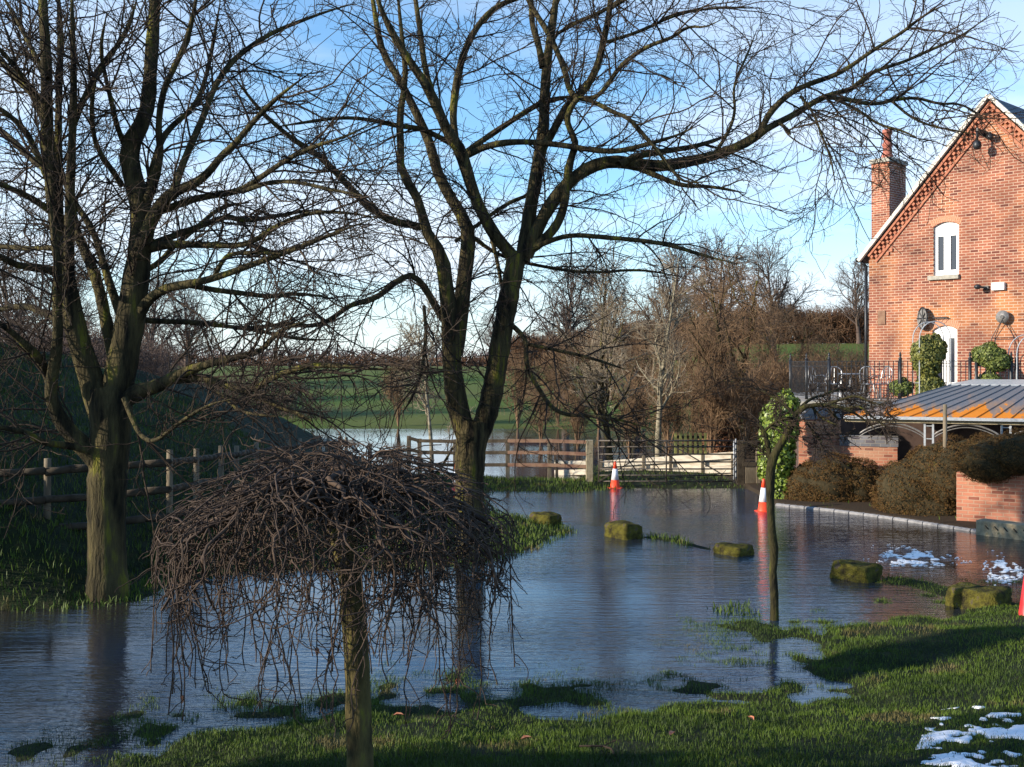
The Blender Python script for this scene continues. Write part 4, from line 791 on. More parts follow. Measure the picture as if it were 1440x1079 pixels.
stone(878,758,58,20,'square mossy stone block with a dark right end, standing in the water', -.95)
stone(1036,782,62,13,'flat rough-topped stone just breaking the surface left of the thin tree', -.95)
stone(1211,818,74,23,'domed green-topped mossy stone right of the thin tree', -.85)
stone(1388,860,92,29,'large mossy stone block on the lawn edge beside the red cone', -.85)

# ------------------------------------------------------------------ kerb, soil bed
m = MB()
kb3 = [np.array([p[0], p[1], 0]) for p in KB]
kq = resample(kb3, [0]*len(kb3), 60)[:, :3]
kr = empty('kerb', (kq[0][0], kq[0][1], 0), 0); tag(kr, kind='structure'); 
k2 = MB(); hw = .07
T = nrm(np.gradient(kq, axis=0)); Nn = np.stack([-T[:,1], T[:,0], T[:,2]], 1)
for i in range(0, 57, 3):
    a = kq[i]+T[i]*.012; b = kq[i+3]-T[i+3]*.012 if i+3 < 60 else kq[59]
    for j in range(i, i+3):
        p, q = kq[j], kq[j+1]
        if j == i: p = a
        if j == i+2: q = b
        vs = []
        for c, nn in ((p, Nn[j]), (q, Nn[j+1])):
            vs += [c-nn*hw+np.array([0,0,-.1]), c-nn*hw+np.array([0,0,.03]), c-nn*(hw-.03)+np.array([0,0,.055]), c+nn*hw+np.array([0,0,.055]), c+nn*hw+np.array([0,0,-.1])]
        k2.add([v-np.array([kq[0][0], kq[0][1], 0]) for v in vs], [(0,1,6,5),(1,2,7,6),(2,3,8,7),(3,4,9,8)]+([(0,1,2,3,4)] if j == i else [])+([(5,9,8,7,6)] if j == i+2 else []))
k2.build('kerb_stones', M['kerb'], kr)

# ------------------------------------------------------------------ hedges
def H(px, py, D, rx, ry, rz_): p = P3(px, py, D); return (p[0], p[1], p[2], rx, ry, rz_)
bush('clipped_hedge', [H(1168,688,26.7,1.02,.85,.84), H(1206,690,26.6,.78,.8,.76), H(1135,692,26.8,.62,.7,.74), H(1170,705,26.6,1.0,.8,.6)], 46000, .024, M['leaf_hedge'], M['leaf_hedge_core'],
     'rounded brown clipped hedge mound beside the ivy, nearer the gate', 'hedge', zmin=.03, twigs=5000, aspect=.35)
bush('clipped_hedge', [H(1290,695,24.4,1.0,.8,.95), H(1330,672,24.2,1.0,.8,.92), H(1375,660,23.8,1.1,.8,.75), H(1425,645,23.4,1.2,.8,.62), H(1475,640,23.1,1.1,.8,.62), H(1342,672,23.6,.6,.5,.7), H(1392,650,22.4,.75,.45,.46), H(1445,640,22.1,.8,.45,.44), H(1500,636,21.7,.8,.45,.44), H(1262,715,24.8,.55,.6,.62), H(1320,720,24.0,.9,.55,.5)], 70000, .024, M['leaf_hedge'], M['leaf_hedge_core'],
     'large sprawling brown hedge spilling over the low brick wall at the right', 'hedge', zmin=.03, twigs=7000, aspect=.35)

# ------------------------------------------------------------------ low wall, trough
def wall_seg(name, a, b, z0, z1, th, mt, label=None, cat=None, parent=None, cap=None, capm=None):
    a = np.array(a, float); b = np.array(b, float); L = np.linalg.norm(b-a); ang = math.atan2(b[1]-a[1], b[0]-a[0])
    r = empty(name, (a[0], a[1], 0), ang, label, cat)
    m = MB(); m.box(0, L, 0, th, z0, z1); m.build('brickwork', mt, r)
    if cap: m = MB(); m.box(-.02, L+.02, -.02, th+.02, z1+.0, z1+cap); m.build('coping', capm or M['bluebrick'], r)
    return r
a = P3(1345,700,22.9)[:2]; b = P3(1560,700,21.4)[:2]
wall_seg('brick_wall', a, b, -.2, 1.12, .3, M['brick_w'], 'low weathered brick wall under the large hedge at the right edge', 'wall')
ta = W(1372,752)[:2]; tb = W(1500,768)[:2]; L = np.linalg.norm(tb-ta)
tr_ = empty('stone_trough', (ta[0], ta[1], 0), math.atan2(tb[1]-ta[1], tb[0]-ta[0]), 'long notched stone trough lying at the foot of the right brick wall', 'trough')
m = MB(); m.box(0, L, 0, .35, -.2, .30); m.build('block', M['trough'], tr_, bevel=.02)
for i in range(9):
    m = MB(); x = .2+i*.19; m.bar((x,-.004,.21), (x+.07,-.004,.14), .012, .045, (0,1,0)); m.build('notch_shade', M['shadeblack'], tr_)  # black bars on the face paint the shade inside the notches

# ------------------------------------------------------------------ terrace, shelter
TZ = 2.47
ter = empty('terrace', (8.3, 28, 0), 0, 'raised brick terrace in front of the house with blue brick coping', 'terrace'); off = np.array([8.3, 28, 0])
A0 = P3(1123,600,28.1)[:2]; A1 = P3(1182,600,27.7)[:2]
poly = [A0, A1, P3(1262,600,27.9)[:2], (14.6,26.7), (20,29), (20,38), (9.95,38), (8.17,31.5)]
ter_poly = [(p[0]-off[0], p[1]-off[1]) for p in poly]
m = MB(); m.prism([(p[0]*.995+.02, p[1]+.03) for p in ter_poly], -.2, TZ-.15); m.build('retaining_wall', M['shadeint'], ter)
m = MB(); m.prism(ter_poly, TZ-.15, TZ); m.build('paving', M['sill'], ter)
r = wall_seg('brick_wall', A0, A1, -.2, 2.0, .35, M['brick_w'], 'tall brick wall pier with deep blue brick coping beside the ivy', 'wall', cap=.36)
B0 = P3(1182,614,27.35)[:2]; B1 = P3(1262,614,26.85)[:2]
wall_seg('brick_wall', B0, B1, -.2, 1.36, .35, M['brick_w'], 'lower brick wall with blue coping in front of the dark shelter', 'wall', cap=.26)
# ivy on the wall end
iv = [H(1096,600,27.3,.50,.5,.80), H(1092,650,27.2,.46,.5,.85), H(1098,690,27.1,.42,.45,.6), H(1104,572,27.4,.36,.45,.42)]
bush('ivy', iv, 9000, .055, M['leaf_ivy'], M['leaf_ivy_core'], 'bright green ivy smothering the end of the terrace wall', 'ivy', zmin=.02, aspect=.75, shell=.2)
# railing
def baluster_run(root, off, a, b, z0, h, posts, sp=.115):
    a = np.array(a); b = np.array(b); L = np.linalg.norm(b-a); t = (b-a)/L
    m = MB()
    for z in (z0+.09, z0+h-.13, z0+h): m.bar((*(a-off[:2]), z), (*(b-off[:2]), z), .022, .016)
    n_ = int(L/sp)
    m.build('handrail', M['iron'], root); m = MB()
    for i in range(1, n_):
        p = a+t*(L*i/n_)-off[:2]; m.cyl((p[0],p[1],z0+.08), (p[0],p[1],z0+h), .011, None, 5)
    m.build('balusters', M['iron'], root)
    for u in posts:
        p = a+t*L*u-off[:2]; m = MB(); m.cyl((p[0],p[1],z0), (p[0],p[1],z0+h+.05), .045, None, 8); m.lathe([(.045,h+.05),(.048,h+.08),(.018,h+.10),(.03,h+.14),(.033,h+.17),(.008,h+.24)], (p[0],p[1],z0), 10); m.build('post', M['iron'], root, True)
Ra_, Rb_, Rc_ = (8.2,31.4), (8.32,28.05), (16.0,25.6)
rl = empty('railing', (8.32, 28.05, TZ), 0, 'black iron terrace railing with finial posts', 'railing'); off = np.array(rl.location)
m_off = np.array([off[0], off[1]])
baluster_run(rl, m_off, Ra_, Rb_, 0, 1.06, (0, .45))
uu = []
for px in (1166,1266,1293,1364,1373,1422,1430):
    k = (px-720)/F; tt = (k*Rb_[1]-Rb_[0])/((Rc_[0]-Rb_[0])-k*(Rc_[1]-Rb_[1])); uu.append(max(tt, 0))
baluster_run(rl, m_off, Rb_, Rc_, 0, 1.06, uu)
# canopy roof
def rust_roof():
    m = bpy.data.materials.new('rusting_roof'); m.use_nodes = True; t = m.node_tree; b = t.nodes['Principled BSDF']; b.inputs['Roughness'].default_value = .5; b.inputs['Metallic'].default_value = .15
    tc = N(t, 'ShaderNodeTexCoord'); mp = N(t, 'ShaderNodeMapping'); mp.inputs['Scale'].default_value = (1.4, .45, 1); mp.inputs['Location'].default_value = (.3, .1, 0); t.links.new(tc.outputs['Object'], mp.inputs[0])
    n = N(t, 'ShaderNodeTexNoise'); n.inputs['Scale'].default_value = 1.5; n.inputs['Detail'].default_value = 9; n.inputs['Roughness'].default_value = .62; t.links.new(mp.outputs[0], n.inputs['Vector'])
    sp = N(t, 'ShaderNodeSeparateXYZ'); t.links.new(tc.outputs['Object'], sp.inputs[0])
    mr = N(t, 'ShaderNodeMapRange'); mr.inputs[1].default_value = 1.9; mr.inputs[2].default_value = .1; mr.inputs[3].default_value = -.16; mr.inputs[4].default_value = .20; t.links.new(sp.outputs['Y'], mr.inputs[0])
    ad = N(t, 'ShaderNodeMath', operation='ADD'); t.links.new(n.outputs['Fac'], ad.inputs[0]); t.links.new(mr.outputs[0], ad.inputs[1])
    r = N(t, 'ShaderNodeValToRGB'); e = r.color_ramp.elements; e[0].position = .50; e[0].color = (.13,.155,.19,1); e[1].position = .60; e[1].color = (.66,.23,.02,1); q = e.new(.53); q.color = (.30,.21,.15,1); e[1].position = .66
    t.links.new(ad.outputs[0], r.inputs[0]); t.links.new(r.outputs[0], b.inputs['Base Color']); return m
M['rust'] = rust_roof()
EL = P3(1188,585,25.6); ER = P3(1600,590,23.2); ez = 2.2
ed = nrm((ER-EL)*np.array([1,1,0])); bd = np.array([-ed[1], ed[0], 0]); ang = math.atan2(ed[1], ed[0])
cn = empty('canopy', (EL[0], EL[1], 0), ang, 'grey seamed metal canopy roof with orange rust patches over the dark shelter', 'canopy'); Lr = np.linalg.norm((ER-EL)[:2])
zt = 2.93; dep = 2.05; hipx = 2.35
nse = 26
m = MB(); m.add([(0,0,ez),(Lr,0,ez),(Lr,dep,zt),(hipx,dep,zt)], [(0,1,2,3)]); m.add([(0,0,ez-.02),(Lr,0,ez-.02),(Lr,dep,zt-.02),(hipx,dep,zt-.02)], [(3,2,1,0)])
m.add([(0,0,ez),(hipx,dep,zt),(hipx*.4,dep+1.0,ez+.1)], [(0,1,2)]); m.build('roof_sheet', M['rust'], cn)
m = MB()
for i in range(nse):
    x = i*.36; xt = max(x, hipx) if False else hipx+(x)*(Lr-hipx)/Lr
    m.bar((x,-.01,ez+.012), (xt,dep,zt+.012), .014, .024)
m.build('seams', M['rust'], cn)
m = MB(); m.add([(hipx-.1,dep-.02,zt+.02),(Lr,dep-.02,zt+.02),(Lr,dep+.5,zt+.14),(hipx+.5,dep+.5,zt+.14)], [(0,1,2,3)]); m.add([(hipx-.1,dep-.02,zt-.02),(Lr,dep-.02,zt-.02),(Lr,dep-.02,zt+.02),(hipx-.1,dep-.02,zt+.02)], [(0,1,2,3)]); m.build('ridge_flashing', M['greypaint'], cn)
m = MB(); m.bar((-.02,-.05,ez-.02), (Lr,-.05,ez-.02), .09, .07); m.build('gutter', M['greypaint'], cn)
m = MB(); m.bar((0,.05,ez-.10), (Lr,.05,ez-.10), .05, .07); m.build('fascia', M['trough'], cn)
def ex(px):                     # x along the eave for a photograph column
    k = (px-720)/F; return (k*EL[1]-EL[0])/(ed[0]-k*ed[1])
cols = [ex(1306), ex(1415), ex(1540)]; dc = .09
for c in cols:
    m = MB()
    for s_ in (-dc, dc): m.bar((c+s_,.1,0), (c+s_,.1,ez-.12), .045, .045)
    for z in (.5,.9,1.3,1.7,2.0): m.bar((c-dc,.1,z), (c+dc,.1,z), .02, .02)
    m.build('column', M['greypaint'], cn)
for c0, c1 in zip([cols[0]-(cols[1]-cols[0])]+cols[:-1], cols):
    m = MB(); pts = []
    for i in range(15):
        u = i/14; x = c0+dc+(c1-c0-2*dc)*u; pts.append((x, .1, ez-.42+.27*math.sin(math.pi*u)**.8))
    m.tube(pts, .022, 6); m.tube([(p[0], p[1], p[2]-.07) for p in pts], .012, 5); m.build('arch', M['steel'], cn)
st = empty('stake', tuple(P3(1329,640,23.9)*np.array([1,1,0])), 0, 'weathered round timber stake rising out of the large hedge', 'post')
m = MB(); m.cyl((0,0,0), (0,0,EYE-(569-HOR)/F*23.9), .05, .045, 10); m.build('stake_shaft', M['timber'], st, True)

# ------------------------------------------------------------------ house
TH = math.atan(1.096); HL = (502/F*31, 31.0)
house = empty('brick_house', (HL[0], HL[1], 0), -TH, 'two-storey red brick house gable with a slate roof, arched white windows and tall chimney', 'house')
HW = 3.53; ez_h = 6.62; pk = 10.45; LH = 11.0
def lx(px):                    # distance along the gable for a photograph column
    k = (px-720)/F; ct, st_ = math.cos(TH), math.sin(TH); return (k*31-HL[0])/(ct+k*st_)
def lz(px, py): t = lx(px); Yd = 31-math.sin(TH)*t; return EYE-(py-HOR)/F*Yd
def win_rect(px0, px1, pt, pb): return lx(px0), lx(px1), lz((px0+px1)/2, pt), lz((px0+px1)/2, pb)
W1 = win_rect(1312.5,1348.5,312,387); W2 = win_rect(1311,1346,458,545)
def arch_pts(x0, x1, zt_, n=9, rise=.12):
    return [(x0+(x1-x0)*i/n, zt_-rise*(2*i/n-1)**2) for i in range(n+1)]
# gable wall with two arched openings, cut as strips
def gable():
    m = MB(); xs_ = sorted({0., 2*HW, HW, W1[0], W1[1], W2[0], W2[1]} | {W1[0]+(W1[1]-W1[0])*i/9 for i in range(10)} | {W2[0]+(W2[1]-W2[0])*i/9 for i in range(10)})
    top = lambda x: ez_h+(pk-ez_h)*(1-abs(x-HW)/HW)
    def wtop(Wn, x): u = (x-Wn[0])/(Wn[1]-Wn[0]); return Wn[2]-.12*(2*u-1)**2
    for a, b in zip(xs_[:-1], xs_[1:]):
        if b-a < 1e-6: continue
        c = (a+b)/2; segs = [(0., 0.)]; 
        spans = []
        for Wn in sorted((W2, W1), key=lambda q: q[3]):
            if Wn[0]-1e-6 < c < Wn[1]+1e-6: spans.append(Wn)
        lo_a = lo_b = 0.
        for Wn in spans:
            m.add([(a,0,lo_a),(b,0,lo_b),(b,0,Wn[3]),(a,0,Wn[3])], [(0,1,2,3)]); lo_a, lo_b = wtop(Wn, a), wtop(Wn, b)
            m.add([(a,0,lo_a),(b,0,lo_b),(b,.16,lo_b),(a,.16,lo_a)], [(3,2,1,0)])
        m.add([(a,0,lo_a),(b,0,lo_b),(b,0,top(b)),(a,0,top(a))], [(0,1,2,3)])
    for Wn in (W1, W2):
        zt_ = Wn[2]-.12
        m.add([(Wn[0],0,Wn[3]),(Wn[0],.16,Wn[3]),(Wn[0],.16,zt_),(Wn[0],0,zt_)], [(0,1,2,3)]); m.add([(Wn[1],0,Wn[3]),(Wn[1],.16,Wn[3]),(Wn[1],.16,zt_),(Wn[1],0,zt_)], [(3,2,1,0)])
        m.add([(Wn[0],0,Wn[3]),(Wn[1],0,Wn[3]),(Wn[1],.16,Wn[3]),(Wn[0],.16,Wn[3])], [(0,1,2,3)])
    me = bpy.data.meshes.new('gable_wall'); me.from_pydata(m.v, [], m.f); me.materials.append(M['brick_f']); me.update(); link(bpy.data.objects.new('gable_wall', me), house)
gable()
m = MB(); m.add([(0,.0,0),(0,LH,0),(0,LH,ez_h),(0,.0,ez_h)], [(0,1,2,3)]); m.add([(2*HW,0,0),(2*HW,LH,0),(2*HW,LH,ez_h),(2*HW,0,ez_h)], [(3,2,1,0)])
m.add([(0,LH,0),(2*HW,LH,0),(2*HW,LH,ez_h),(HW,LH,pk),(0,LH,ez_h)], [(0,1,2,3,4)]); m.build('side_walls', M['brick_s'], house)
# roof slopes
sl_ = (pk-ez_h)/HW; ov = .12
m = MB()
for sg in (-1, 1):
    f = (lambda x: x) if sg < 0 else (lambda x: 2*HW-x)
    x0 = -.22; z0 = ez_h+sl_*x0+.06; pts = [(f(x0),-ov+.02,z0),(f(HW),-ov+.02,pk+.06),(f(HW),LH+.2,pk+.06),(f(x0),LH+.2,z0)]
    m.add(pts+[(p[0],p[1],p[2]+.07) for p in pts], [(0,1,2,3),(4,5,6,7),(0,1,5,4),(1,2,6,5),(2,3,7,6),(3,0,4,7)])
m.build('roof', M['slate'], house)
# pale verges, dentilled brick course under them
for sg in (-1, 1):
    f = (lambda x: x) if sg < 0 else (lambda x: 2*HW-x)
    m = MB(); a = Vector((f(-.24),-.16,ez_h+sl_*-.24+.11)); b = Vector((f(HW),-.16,pk+.13)); m.bar(a, b, .10, .10); m.build('verge', M['coping'], house)
M['dentil'] = mat('dentil_brick', (.32,.11,.065), (.40,.16,.09), 9, .85)
for sg in (-1, 1):
    f = (lambda x: x) if sg < 0 else (lambda x: 2*HW-x); m = MB(); d = Vector((f(HW)-f(0), 0, pk-ez_h)).normalized(); nn = Vector((-d.z, 0, d.x)); 
    if nn.z > 0: nn = -nn
    Ls_ = math.hypot(HW, pk-ez_h); n_ = int(Ls_/.17)
    p0 = Vector((f(0),0,ez_h)); m.bar(p0+nn*.05+Vector((0,-.06,0)), p0+nn*.05+d*Ls_+Vector((0,-.06,0)), .12, .07)
    m.bar(p0+nn*.31+Vector((0,-.02,0)), p0+nn*.31+d*(Ls_-.3)+Vector((0,-.02,0)), .045, .06)
    for row, offn in ((0, .13), (1, .215)):
        for i in range(n_):
            c = p0+d*(i*.17+.05+.085*row)+nn*offn
            m.bar(c+Vector((0,-.045+.02*row,0))-d*.042, c+Vector((0,-.045+.02*row,0))+d*.042, .09-.04*row, .075)
    m.build('dentil_course', M['dentil'], house)
# brick arches over openings (soldier course) 2-3 mm proud
M['soldier'] = mat('arch_brick', (.42,.18,.10), (.52,.27,.17), 30, .85)
def window(Wn, ground=False):
    x0, x1, zt_, zb = Wn
    fr = MB(); y0, y1 = .07, .13; fw = .07
    n_ = 12; outer = arch_pts(x0, x1, zt_, n_); hz_ = zt_-.34 if not ground else zt_-.30
    # arched head panel down to the transom
    vs = []; 
    for (x, z) in outer: vs.append((x, y0, z))
    vs += [(x1, y0, hz_), (x0, y0, hz_)]; k = len(vs); vs += [(v[0], y1, v[2]) for v in vs]
    fr.add(vs, [tuple(range(k)), tuple(range(k, 2*k))[::-1]]+[(i,(i+1)%k,k+(i+1)%k,k+i) for i in range(k)])
    fr.box(x0, x0+fw, y0, y1, zb+.08, hz_); fr.box(x1-fw, x1, y0, y1, zb+.08, hz_); c = (x0+x1)/2; fr.box(c-.065, c+.065, y0-.01, y1, zb+.08, hz_); fr.box(x0, x1, y0, y1, zb, zb+.10)
    f = fr.build('window', M['white'], house)
    for a, b in ((x0+fw, c-.065), (c+.065, x1-fw)):
        s_ = MB(); s_.box(a, b, y0+.004, y1-.01, hz_-.045, hz_-.001); s_.box(a, b, y0+.004, y1-.01, zb+.10, zb+.14); s_.box(a, a+.03, y0+.004, y1-.01, zb+.14, hz_-.045); s_.box(b-.03, b, y0+.004, y1-.01, zb+.14, hz_-.045); s_.build('sash', M['white'], f)
        g = MB(); g.box(a+.03, b-.03, y0+.035, y0+.045, zb+.14, hz_-.045); g.build('pane', M['glass'], f)
    a = MB()
    for i in range(16):
        u = (i+.5)/16; x = x0-.04+(x1-x0+.08)*u; zz = zt_-.12*(2*u-1)**2; tl = (2*u-1)*.35
        a.add([(x-.022,-.004,zz+.004),(x+.022,-.004,zz+.004),(x+.026+tl*.2,-.004,zz+.17),(x-.026+tl*.2,-.004,zz+.17),(x-.022,.0,zz+.004),(x+.022,.0,zz+.004),(x+.026+tl*.2,.0,zz+.17),(x-.026+tl*.2,.0,zz+.17)], [(0,1,2,3),(4,5,6,7),(0,1,5,4),(1,2,6,5),(2,3,7,6),(3,0,4,7)])
    a.build('arch', M['soldier'], f)
    if not ground: s_ = MB(); s_.box(x0-.13, x1+.02, -.09, .16, zb-.12, zb-.003); s_.build('sill', M['sill'], f, bevel=.008)
window(W1); window(W2, True)
# black boxes behind windows, the unlit room's shade put into the colour
m = MB(); m.box(W1[0]-.3, W1[1]+.3, .18, 1.2, W1[3]-.3, W1[2]+.2); m.build('interior', M['shadeblack'], house); m = MB(); m.box(W2[0]-.3, W2[1]+.3, .18, 1.2, W2[3]-.3, W2[2]+.2); m.build('interior', M['shadeblack'], house)
# chimney
cxl, cyl_ = -1.93, 4.7
ch = MB(); ch.box(cxl-.32, cxl+.32, cyl_-.5, cyl_+.6, 0, 10.05); cho = ch.build('chimney', M['brick_f'], house); cho.data.materials.append(M['brick_s'])
for f_ in cho.data.polygons:
    if abs(f_.normal.x) > .9: f_.material_index = 1
m = MB(); m.box(cxl-.31, cxl+.31, cyl_-.53, cyl_+.63, 9.98, 10.12); m.build('necking', M['dentil'], cho); m = MB(); m.box(cxl-.36, cxl+.36, cyl_-.58, cyl_+.68, 10.12, 10.26); m.lathe([(.34,0),(.2,.1)], (cxl, cyl_+.05, 10.26), 12); m.build('cap', M['sill'], cho)
m = MB(); m.lathe([(.19,0),(.19,.12),(.15,.2),(.14,.42),(.17,.44),(.17,.52),(.13,.54),(.12,.82),(.16,.84),(.16,.98),(.12,1.0)], (cxl-.02, cyl_, 10.3), 16); m.build('chimney_pot', M['pot'], cho, True)
# gutter end, downpipe
m = MB(); m.cyl((-.12,.05,ez_h-.30), (-.12,.05,2.5), .045, None, 10); m.cyl((-.28,.0,ez_h-.12), (-.12,.05,ez_h-.32), .04, None, 8); m.build('downpipe', M['iron'], house, True)
m = MB(); m.cyl((-.30,-.12,ez_h-.12), (-.30,LH,ez_h-.12), .07, None, 10); m.build('gutter', M['iron'], house, True)
for px, py in ((1244,352),(1249,357),(1254,352)):
    m = MB(); x = lx(px); z = lz(px, py); m.box(x-.04, x+.04, -.05, .0, z-.04, z+.05); m.build('corbel', M['dentil'], house)
# things fixed on the gable
def on_wall(px, py, d=0): x = lx(px); z = lz(px, py); return np.array([x, -d, z])
def wall_thing(name, px, py, label, cat):
    p = on_wall(px, py); v = Matrix.Rotation(-TH, 3, 'Z') @ Vector((p[0], 0, 0)); return empty(name, (HL[0]+v.x, HL[1]+v.y, p[2]), -TH, label, cat)
wt = wall_thing('floodlight', 1385, 190, 'dark bracket floodlight high under the gable peak', 'light')
m = MB(); m.bar((0,0,.02), (-.02,-.42,.05), .05, .16); m.build('bracket', M['iron'], wt); m = MB(); m.cyl((-.02,-.42,.05), (-.02,-.42,-.20), .035, None, 8); m.lathe([(.05,-.20),(.10,-.26),(.11,-.36),(.07,-.44)], (-.02,-.42,0), 12); m.build('lamp_head', M['iron'], wt, True)
m = MB(); m.lathe([(.03,0),(.08,-.04),(.09,-.14),(.03,-.17)], (.22,-.18,-.02), 12); m.bar((0,-.02,.02), (.22,-.18,.0), .04, .04); m.build('second_head', M['iron'], wt, True)
wt = wall_thing('security_lamp', 1388, 405, 'small dark security lamp on the gable left of the white sign', 'light')
m = MB(); m.box(-.06,.06,-.06,0,-.05,.05); m.bar((0,-.05,0), (-.10,-.22,.02), .05, .05); m.build('mount', M['iron'], wt); m = MB(); m.lathe([(.05,-.04),(.09,0),(.09,.05),(.04,.09)], (-.14,-.25,.0), 12); m.build('lamp_head', M['iron'], wt, True)
wt = wall_thing('wall_sign', 1405, 403, 'small white rectangular box sign high on the gable wall', 'sign')
m = MB(); m.box(-.17,.17,-.10,0,-.10,.10); m.build('box', M['white'], wt, bevel=.008); m = MB(); m.lathe([(.05,0),(.05,.002)], (0,0,0), 16); q = m.build('emblem', M['greypaint'], wt); q.location = (0,-.101,0); q.rotation_euler.x = R_(90)
wt = wall_thing('wall_plaque', 1240, 447, 'small brown rectangular plaque at the left edge of the gable', 'plaque')
m = MB(); m.box(-.12,.12,-.03,0,-.20,.20); m.build('panel', M['timber_red'], wt, bevel=.01)
wt = wall_thing('wheel_ornament', 1300, 448, 'oval dark wheel ornament beside the arched doorway on the gable', 'ornament')
m = MB(); n_ = 28
ring = [(.17*math.cos(2*math.pi*i/n_), -.12-.10*math.cos(2*math.pi*i/n_), .30*math.sin(2*math.pi*i/n_)) for i in range(n_+1)]
m.tube(ring, .022, 6); m.build('rim', M['iron'], wt); m = MB()
for i in range(4): a = math.pi*i/4; m.cyl((.21*math.cos(a),-.12-.095*math.cos(a),.29*math.sin(a)), (-.21*math.cos(a),-.12+.095*math.cos(a),-.29*math.sin(a)), .018, None, 6)
m.build('spokes', M['iron'], wt); m = MB(); m.add([(0,-.105,0)]+[(.21*math.cos(2*math.pi*i/n_), -.105-.095*math.cos(2*math.pi*i/n_), .29*math.sin(2*math.pi*i/n_)) for i in range(n_)], [(0, i+1, (i+1)%n_+1) for i in range(n_)]); m.build('disc', M['steel'], wt); m = MB(); m.cyl((0,0,0),(0,-.12,0),.02); m.build('mount', M['iron'], wt)
g = wall_thing('wheel_ornament', 1413, 446, 'round grey disc ornament on a splayed wire tripod in front of the gable', 'ornament')
m = MB(); m.cyl((0,-.12,0), (0,-.16,0), .17, None, 24); m.build('disc', M['steel'], g, True); m = MB(); m.cyl((0,-.16,0), (0,-.19,0), .05, None, 12); m.build('hub', M['iron'], g)
m = MB(); zf = TZ-g.location.z
for dx, dy in ((-.30,.1),(.30,.1),(0,-.4)): m.cyl((0,-.14,-.05), (dx,dy-.2,-.55), .010, None, 5); m.cyl((dx,dy-.2,-.55), (dx,dy-.2,zf), .010, None, 5)
m.cyl((-.30,-.1,-.55), (.30,-.1,-.55), .010, None, 5); m.build('tripod', M['iron'], g)
wt = wall_thing('wall_bracket', 1324, 447, 'short dark iron hanging bar above the arched doorway', 'bracket')
m = MB(); m.cyl((-.20,-.10,0), (.20,-.10,0), .018, None, 8); m.cyl((-.18,0,0), (-.18,-.10,0), .014); m.cyl((.18,0,0), (.18,-.10,0), .014)
m.tube([(-.16,-.10,0),(-.08,-.10,-.10),(0,-.10,-.14),(.08,-.10,-.10),(.16,-.10,0)], .006, 5); m.build('bar', M['iron'], wt)

# ------------------------------------------------------------------ things on the terrace
def arch_hoop(px0, px1, pyt, D, label):
    a = P3(px0, 570, D); b = P3(px1, 570, D); c = (a+b)/2; r = empty('garden_arch', (c[0], D, TZ), 0, label, 'garden arch'); hw_ = (b[0]-a[0])/2; zt_ = EYE-(pyt-HOR)/F*D-TZ
    for dy, nm in ((0, 'hoop'), (.45, 'hoop')):
        m = MB(); pts = [(-hw_, dy, 0), (-hw_, dy, zt_-hw_*1.1)]+[(hw_*-math.cos(math.pi*i/12), dy, zt_-hw_*1.1+hw_*1.1*math.sin(math.pi*i/12)) for i in range(1, 12)]+[(hw_, dy, zt_-hw_*1.1), (hw_, dy, 0)]
        m.tube(pts, .014, 6); m.build(nm, M['greypaint'], r)
    m = MB()
    for z in (.5, 1.0): m.cyl((-hw_,0,z), (-hw_,.45,z), .008, None, 5); m.cyl((hw_,0,z), (hw_,.45,z), .008, None, 5)
    m.build('rungs', M['greypaint'], r)
arch_hoop(1293, 1337, 452, 27.1, 'thin grey metal garden arch around the tall topiary bush')
arch_hoop(1430, 1480, 470, 26.6, 'thin grey metal garden arch cut by the right edge of the terrace')
tp = H(1304,505,27.35,.36,.36,.58)
bush('topiary_bush', [tp, H(1315,492,27.4,.28,.3,.40), H(1297,498,27.3,.28,.3,.42), H(1308,548,27.35,.36,.34,.5)], 9000, .04, M['leaf_top'], M['leaf_ivy_core'], 'tall yellowish green topiary bush in front of the arched doorway', 'bush', zmin=TZ)
bush('topiary_bush', [H(1390,500,27.0,.40,.38,.32), H(1402,508,26.9,.36,.34,.28), H(1392,545,27.0,.30,.30,.5)], 6500, .035, M['leaf_box'], M['leaf_ivy_core'], 'rounded green topiary ball on the terrace under the disc ornament', 'bush', zmin=TZ)
bush('planter_shrub', [H(1268,545,27.7,.30,.28,.25)], 1400, .035, M['leaf_box'], M['leaf_ivy_core'], 'low green shrub behind the railing at the left of the gable', 'bush', zmin=TZ)
def chair(px, D, rz, label):
    r = empty('metal_chair', ((px-720)/F*D, D, TZ), rz, label, 'chair', 'ornate silver chairs on the terrace')
    m = MB(); m.lathe([(.19,.43),(.20,.445),(.19,.46)], n=16); m.build('seat', M['chrome'], r)
    for sx, sy in ((-1,-1),(1,-1),(1,1),(-1,1)): m = MB(); m.tube([(sx*.15,sy*.15,.43),(sx*.19,sy*.18,.2),(sx*.21,sy*.21,0)], .014, 6); m.build('leg', M['chrome'], r)
    m = MB(); pts = [(-.18,.17,.44),(-.20,.22,.70)]+[(-.20*math.cos(math.pi*i/8), .22+.02, .72+.20*math.sin(math.pi*i/8)) for i in range(1, 8)]+[(.20,.22,.70),(.18,.17,.44)]
    m.tube(pts, .014, 6)
    for x in (-.08, 0, .08): m.tube([(x,.18,.44),(x*1.3,.22,.65),(x,.24,.88)], .010, 5)
    for sx in (-1, 1): m.tube([(sx*.19,.2,.66),(sx*.25,.0,.68),(sx*.22,-.15,.6),(sx*.17,-.14,.45)], .012, 5)
    m.build('backrest', M['chrome'], r)
chair(1149, 30.0, .6, 'ornate silver metal chair near the left end of the railing'); chair(1172, 29.0, -.4, 'ornate silver metal chair just right of the corner railing post')
chair(1222, 28.8, 2.6, 'ornate silver metal chair in front of the house drainpipe'); chair(1238, 28.9, -1.2, 'ornate silver metal chair against the brick gable corner')
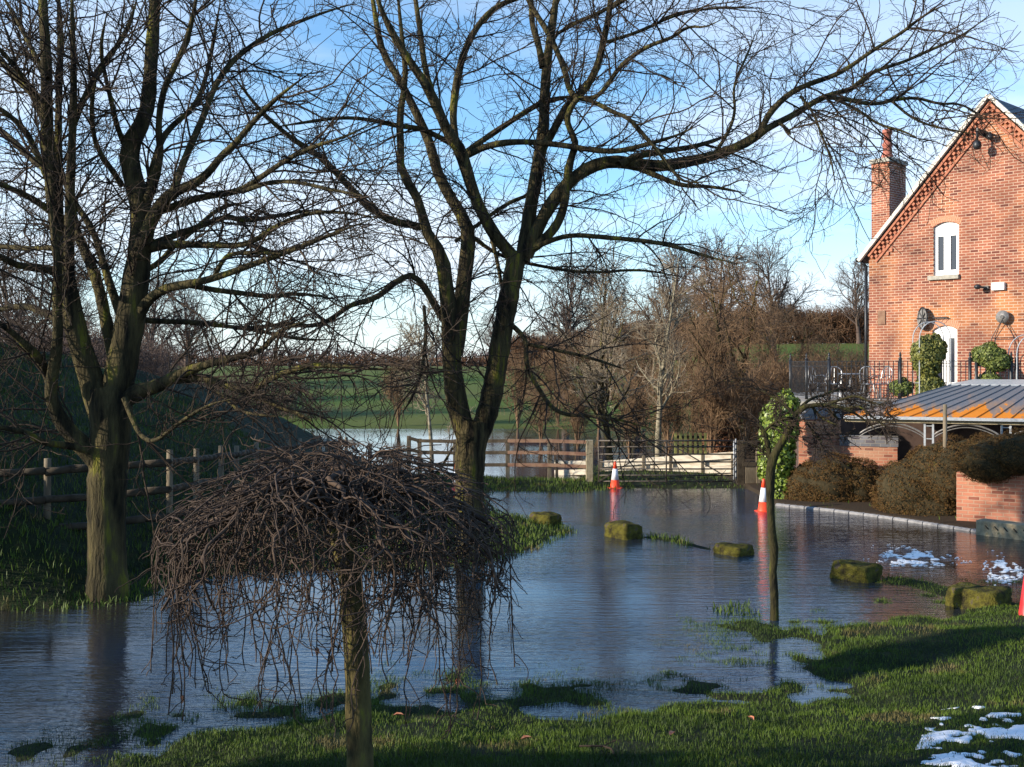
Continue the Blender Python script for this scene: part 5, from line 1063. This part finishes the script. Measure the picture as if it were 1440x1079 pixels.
tb_ = empty('metal_table', ((1196-720)/F*29.2, 29.2, TZ), 0, 'round silver metal table between the terrace chairs', 'table')
m = MB(); m.lathe([(.35,.70),(.36,.715),(.35,.73)], n=24); m.build('tabletop', M['chrome'], tb_)
for i in range(3): a = i*2.09; m = MB(); m.tube([(0,0,.68),(.08*math.cos(a),.08*math.sin(a),.35),(.26*math.cos(a),.26*math.sin(a),0)], .014, 6); m.build('leg', M['chrome'], tb_)

# ------------------------------------------------------------------ overhead wires
for dpx, lb in ((0, 'thin overhead wire slanting down to the house roof, upper of the two'), (-26, 'thin overhead wire slanting down to the house roof, lower of the two')):
    a = P3(1050+dpx,-70,26); b = P3(1320+dpx*.5,228,33.5); n_ = 14; pts = [a+(b-a)*i/n_+np.array([0,0,-.5*math.sin(math.pi*i/n_)]) for i in range(n_+1)]
    m = MB(); m.tube(pts, .007, 5); o = m.build('overhead_wire', M['iron']); tag(o, lb, 'wire', 'overhead wires')

# ------------------------------------------------------------------ sun glare on the drive, painted as white flecks
def glare_flecks(cx, cy, rx, ry, n, seed, label):
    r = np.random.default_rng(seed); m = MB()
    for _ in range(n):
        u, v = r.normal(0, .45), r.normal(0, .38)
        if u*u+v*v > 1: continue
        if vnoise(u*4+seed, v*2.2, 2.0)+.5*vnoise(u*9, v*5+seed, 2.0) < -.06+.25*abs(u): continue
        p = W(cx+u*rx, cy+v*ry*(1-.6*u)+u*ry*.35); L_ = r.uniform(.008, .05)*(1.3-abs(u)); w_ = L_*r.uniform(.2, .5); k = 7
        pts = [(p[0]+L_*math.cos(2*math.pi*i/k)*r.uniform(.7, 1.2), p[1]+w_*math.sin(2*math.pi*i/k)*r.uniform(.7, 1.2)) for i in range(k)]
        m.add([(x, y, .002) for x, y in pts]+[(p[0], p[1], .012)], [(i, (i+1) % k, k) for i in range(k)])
    o = m.build('glare_flecks', M['glare_flecks']); tag(o, label, 'glare_flecks', kind='stuff')
glare_flecks(1290,785,80,15,2100,1,'patch of white flecks painted for sun glare on the flooded drive in front of the kerb')
glare_flecks(1412,802,36,22,1200,2,'patch of white flecks painted for sun glare beside the red cone')

# ------------------------------------------------------------------ small litter on the lawn
def ground_hit(px, py):
    D = 7.0
    for _ in range(400):
        x = (px-720)/F*D; z = EYE-(py-HOR)/F*D
        if z <= hz(x, D)+.03: break
        D += .03
    return x, D, max(hz(x, D), 0)
for px, py, lb in ((945,1034,'curled rust-brown leaf lying on the lawn left of the snow'),(1056,1012,'small rust-brown leaf lying on the lawn nearer the snow'),(560,1008,'brown leaf on the wet grass right of the weeping tree trunk'),(740,1040,'brown leaf on the shaded grass between the weeping tree and the snow')):
    x, y, z = ground_hit(px, py); m = MB(); a = RNG.uniform(0, 6); s_ = .035
    for sg in (-1, 1): m.add([(0,s_*1.5,.0),(sg*s_*.7,s_*.4,.022),(sg*s_*.5,-s_*.8,.018),(0,-s_*1.5,.004)], [(0,1,2,3)])
    o = m.build('fallen_leaf', M['leaf_dead']); o.location = (x, y, z+.035); o.rotation_euler.z = a; tag(o, lb, 'leaf', 'leaves fallen on the lawn')
x, y, z = ground_hit(840, 1055); m = MB()
m.tube([(-.14,.05,.02),(-.05,.01,.035),(.05,.02,.03),(.11,-.04,.03),(.13,-.12,.01)], .008, 6); m.tube([(.05,.02,.03),(.12,.06,.05),(.16,.05,.07)], .005, 5)
o = m.build('fallen_twig', M['twig']); o.location = (x, y, z+.02); tag(o, 'crooked dark twig lying on the lawn at the bottom of the picture', 'twig')
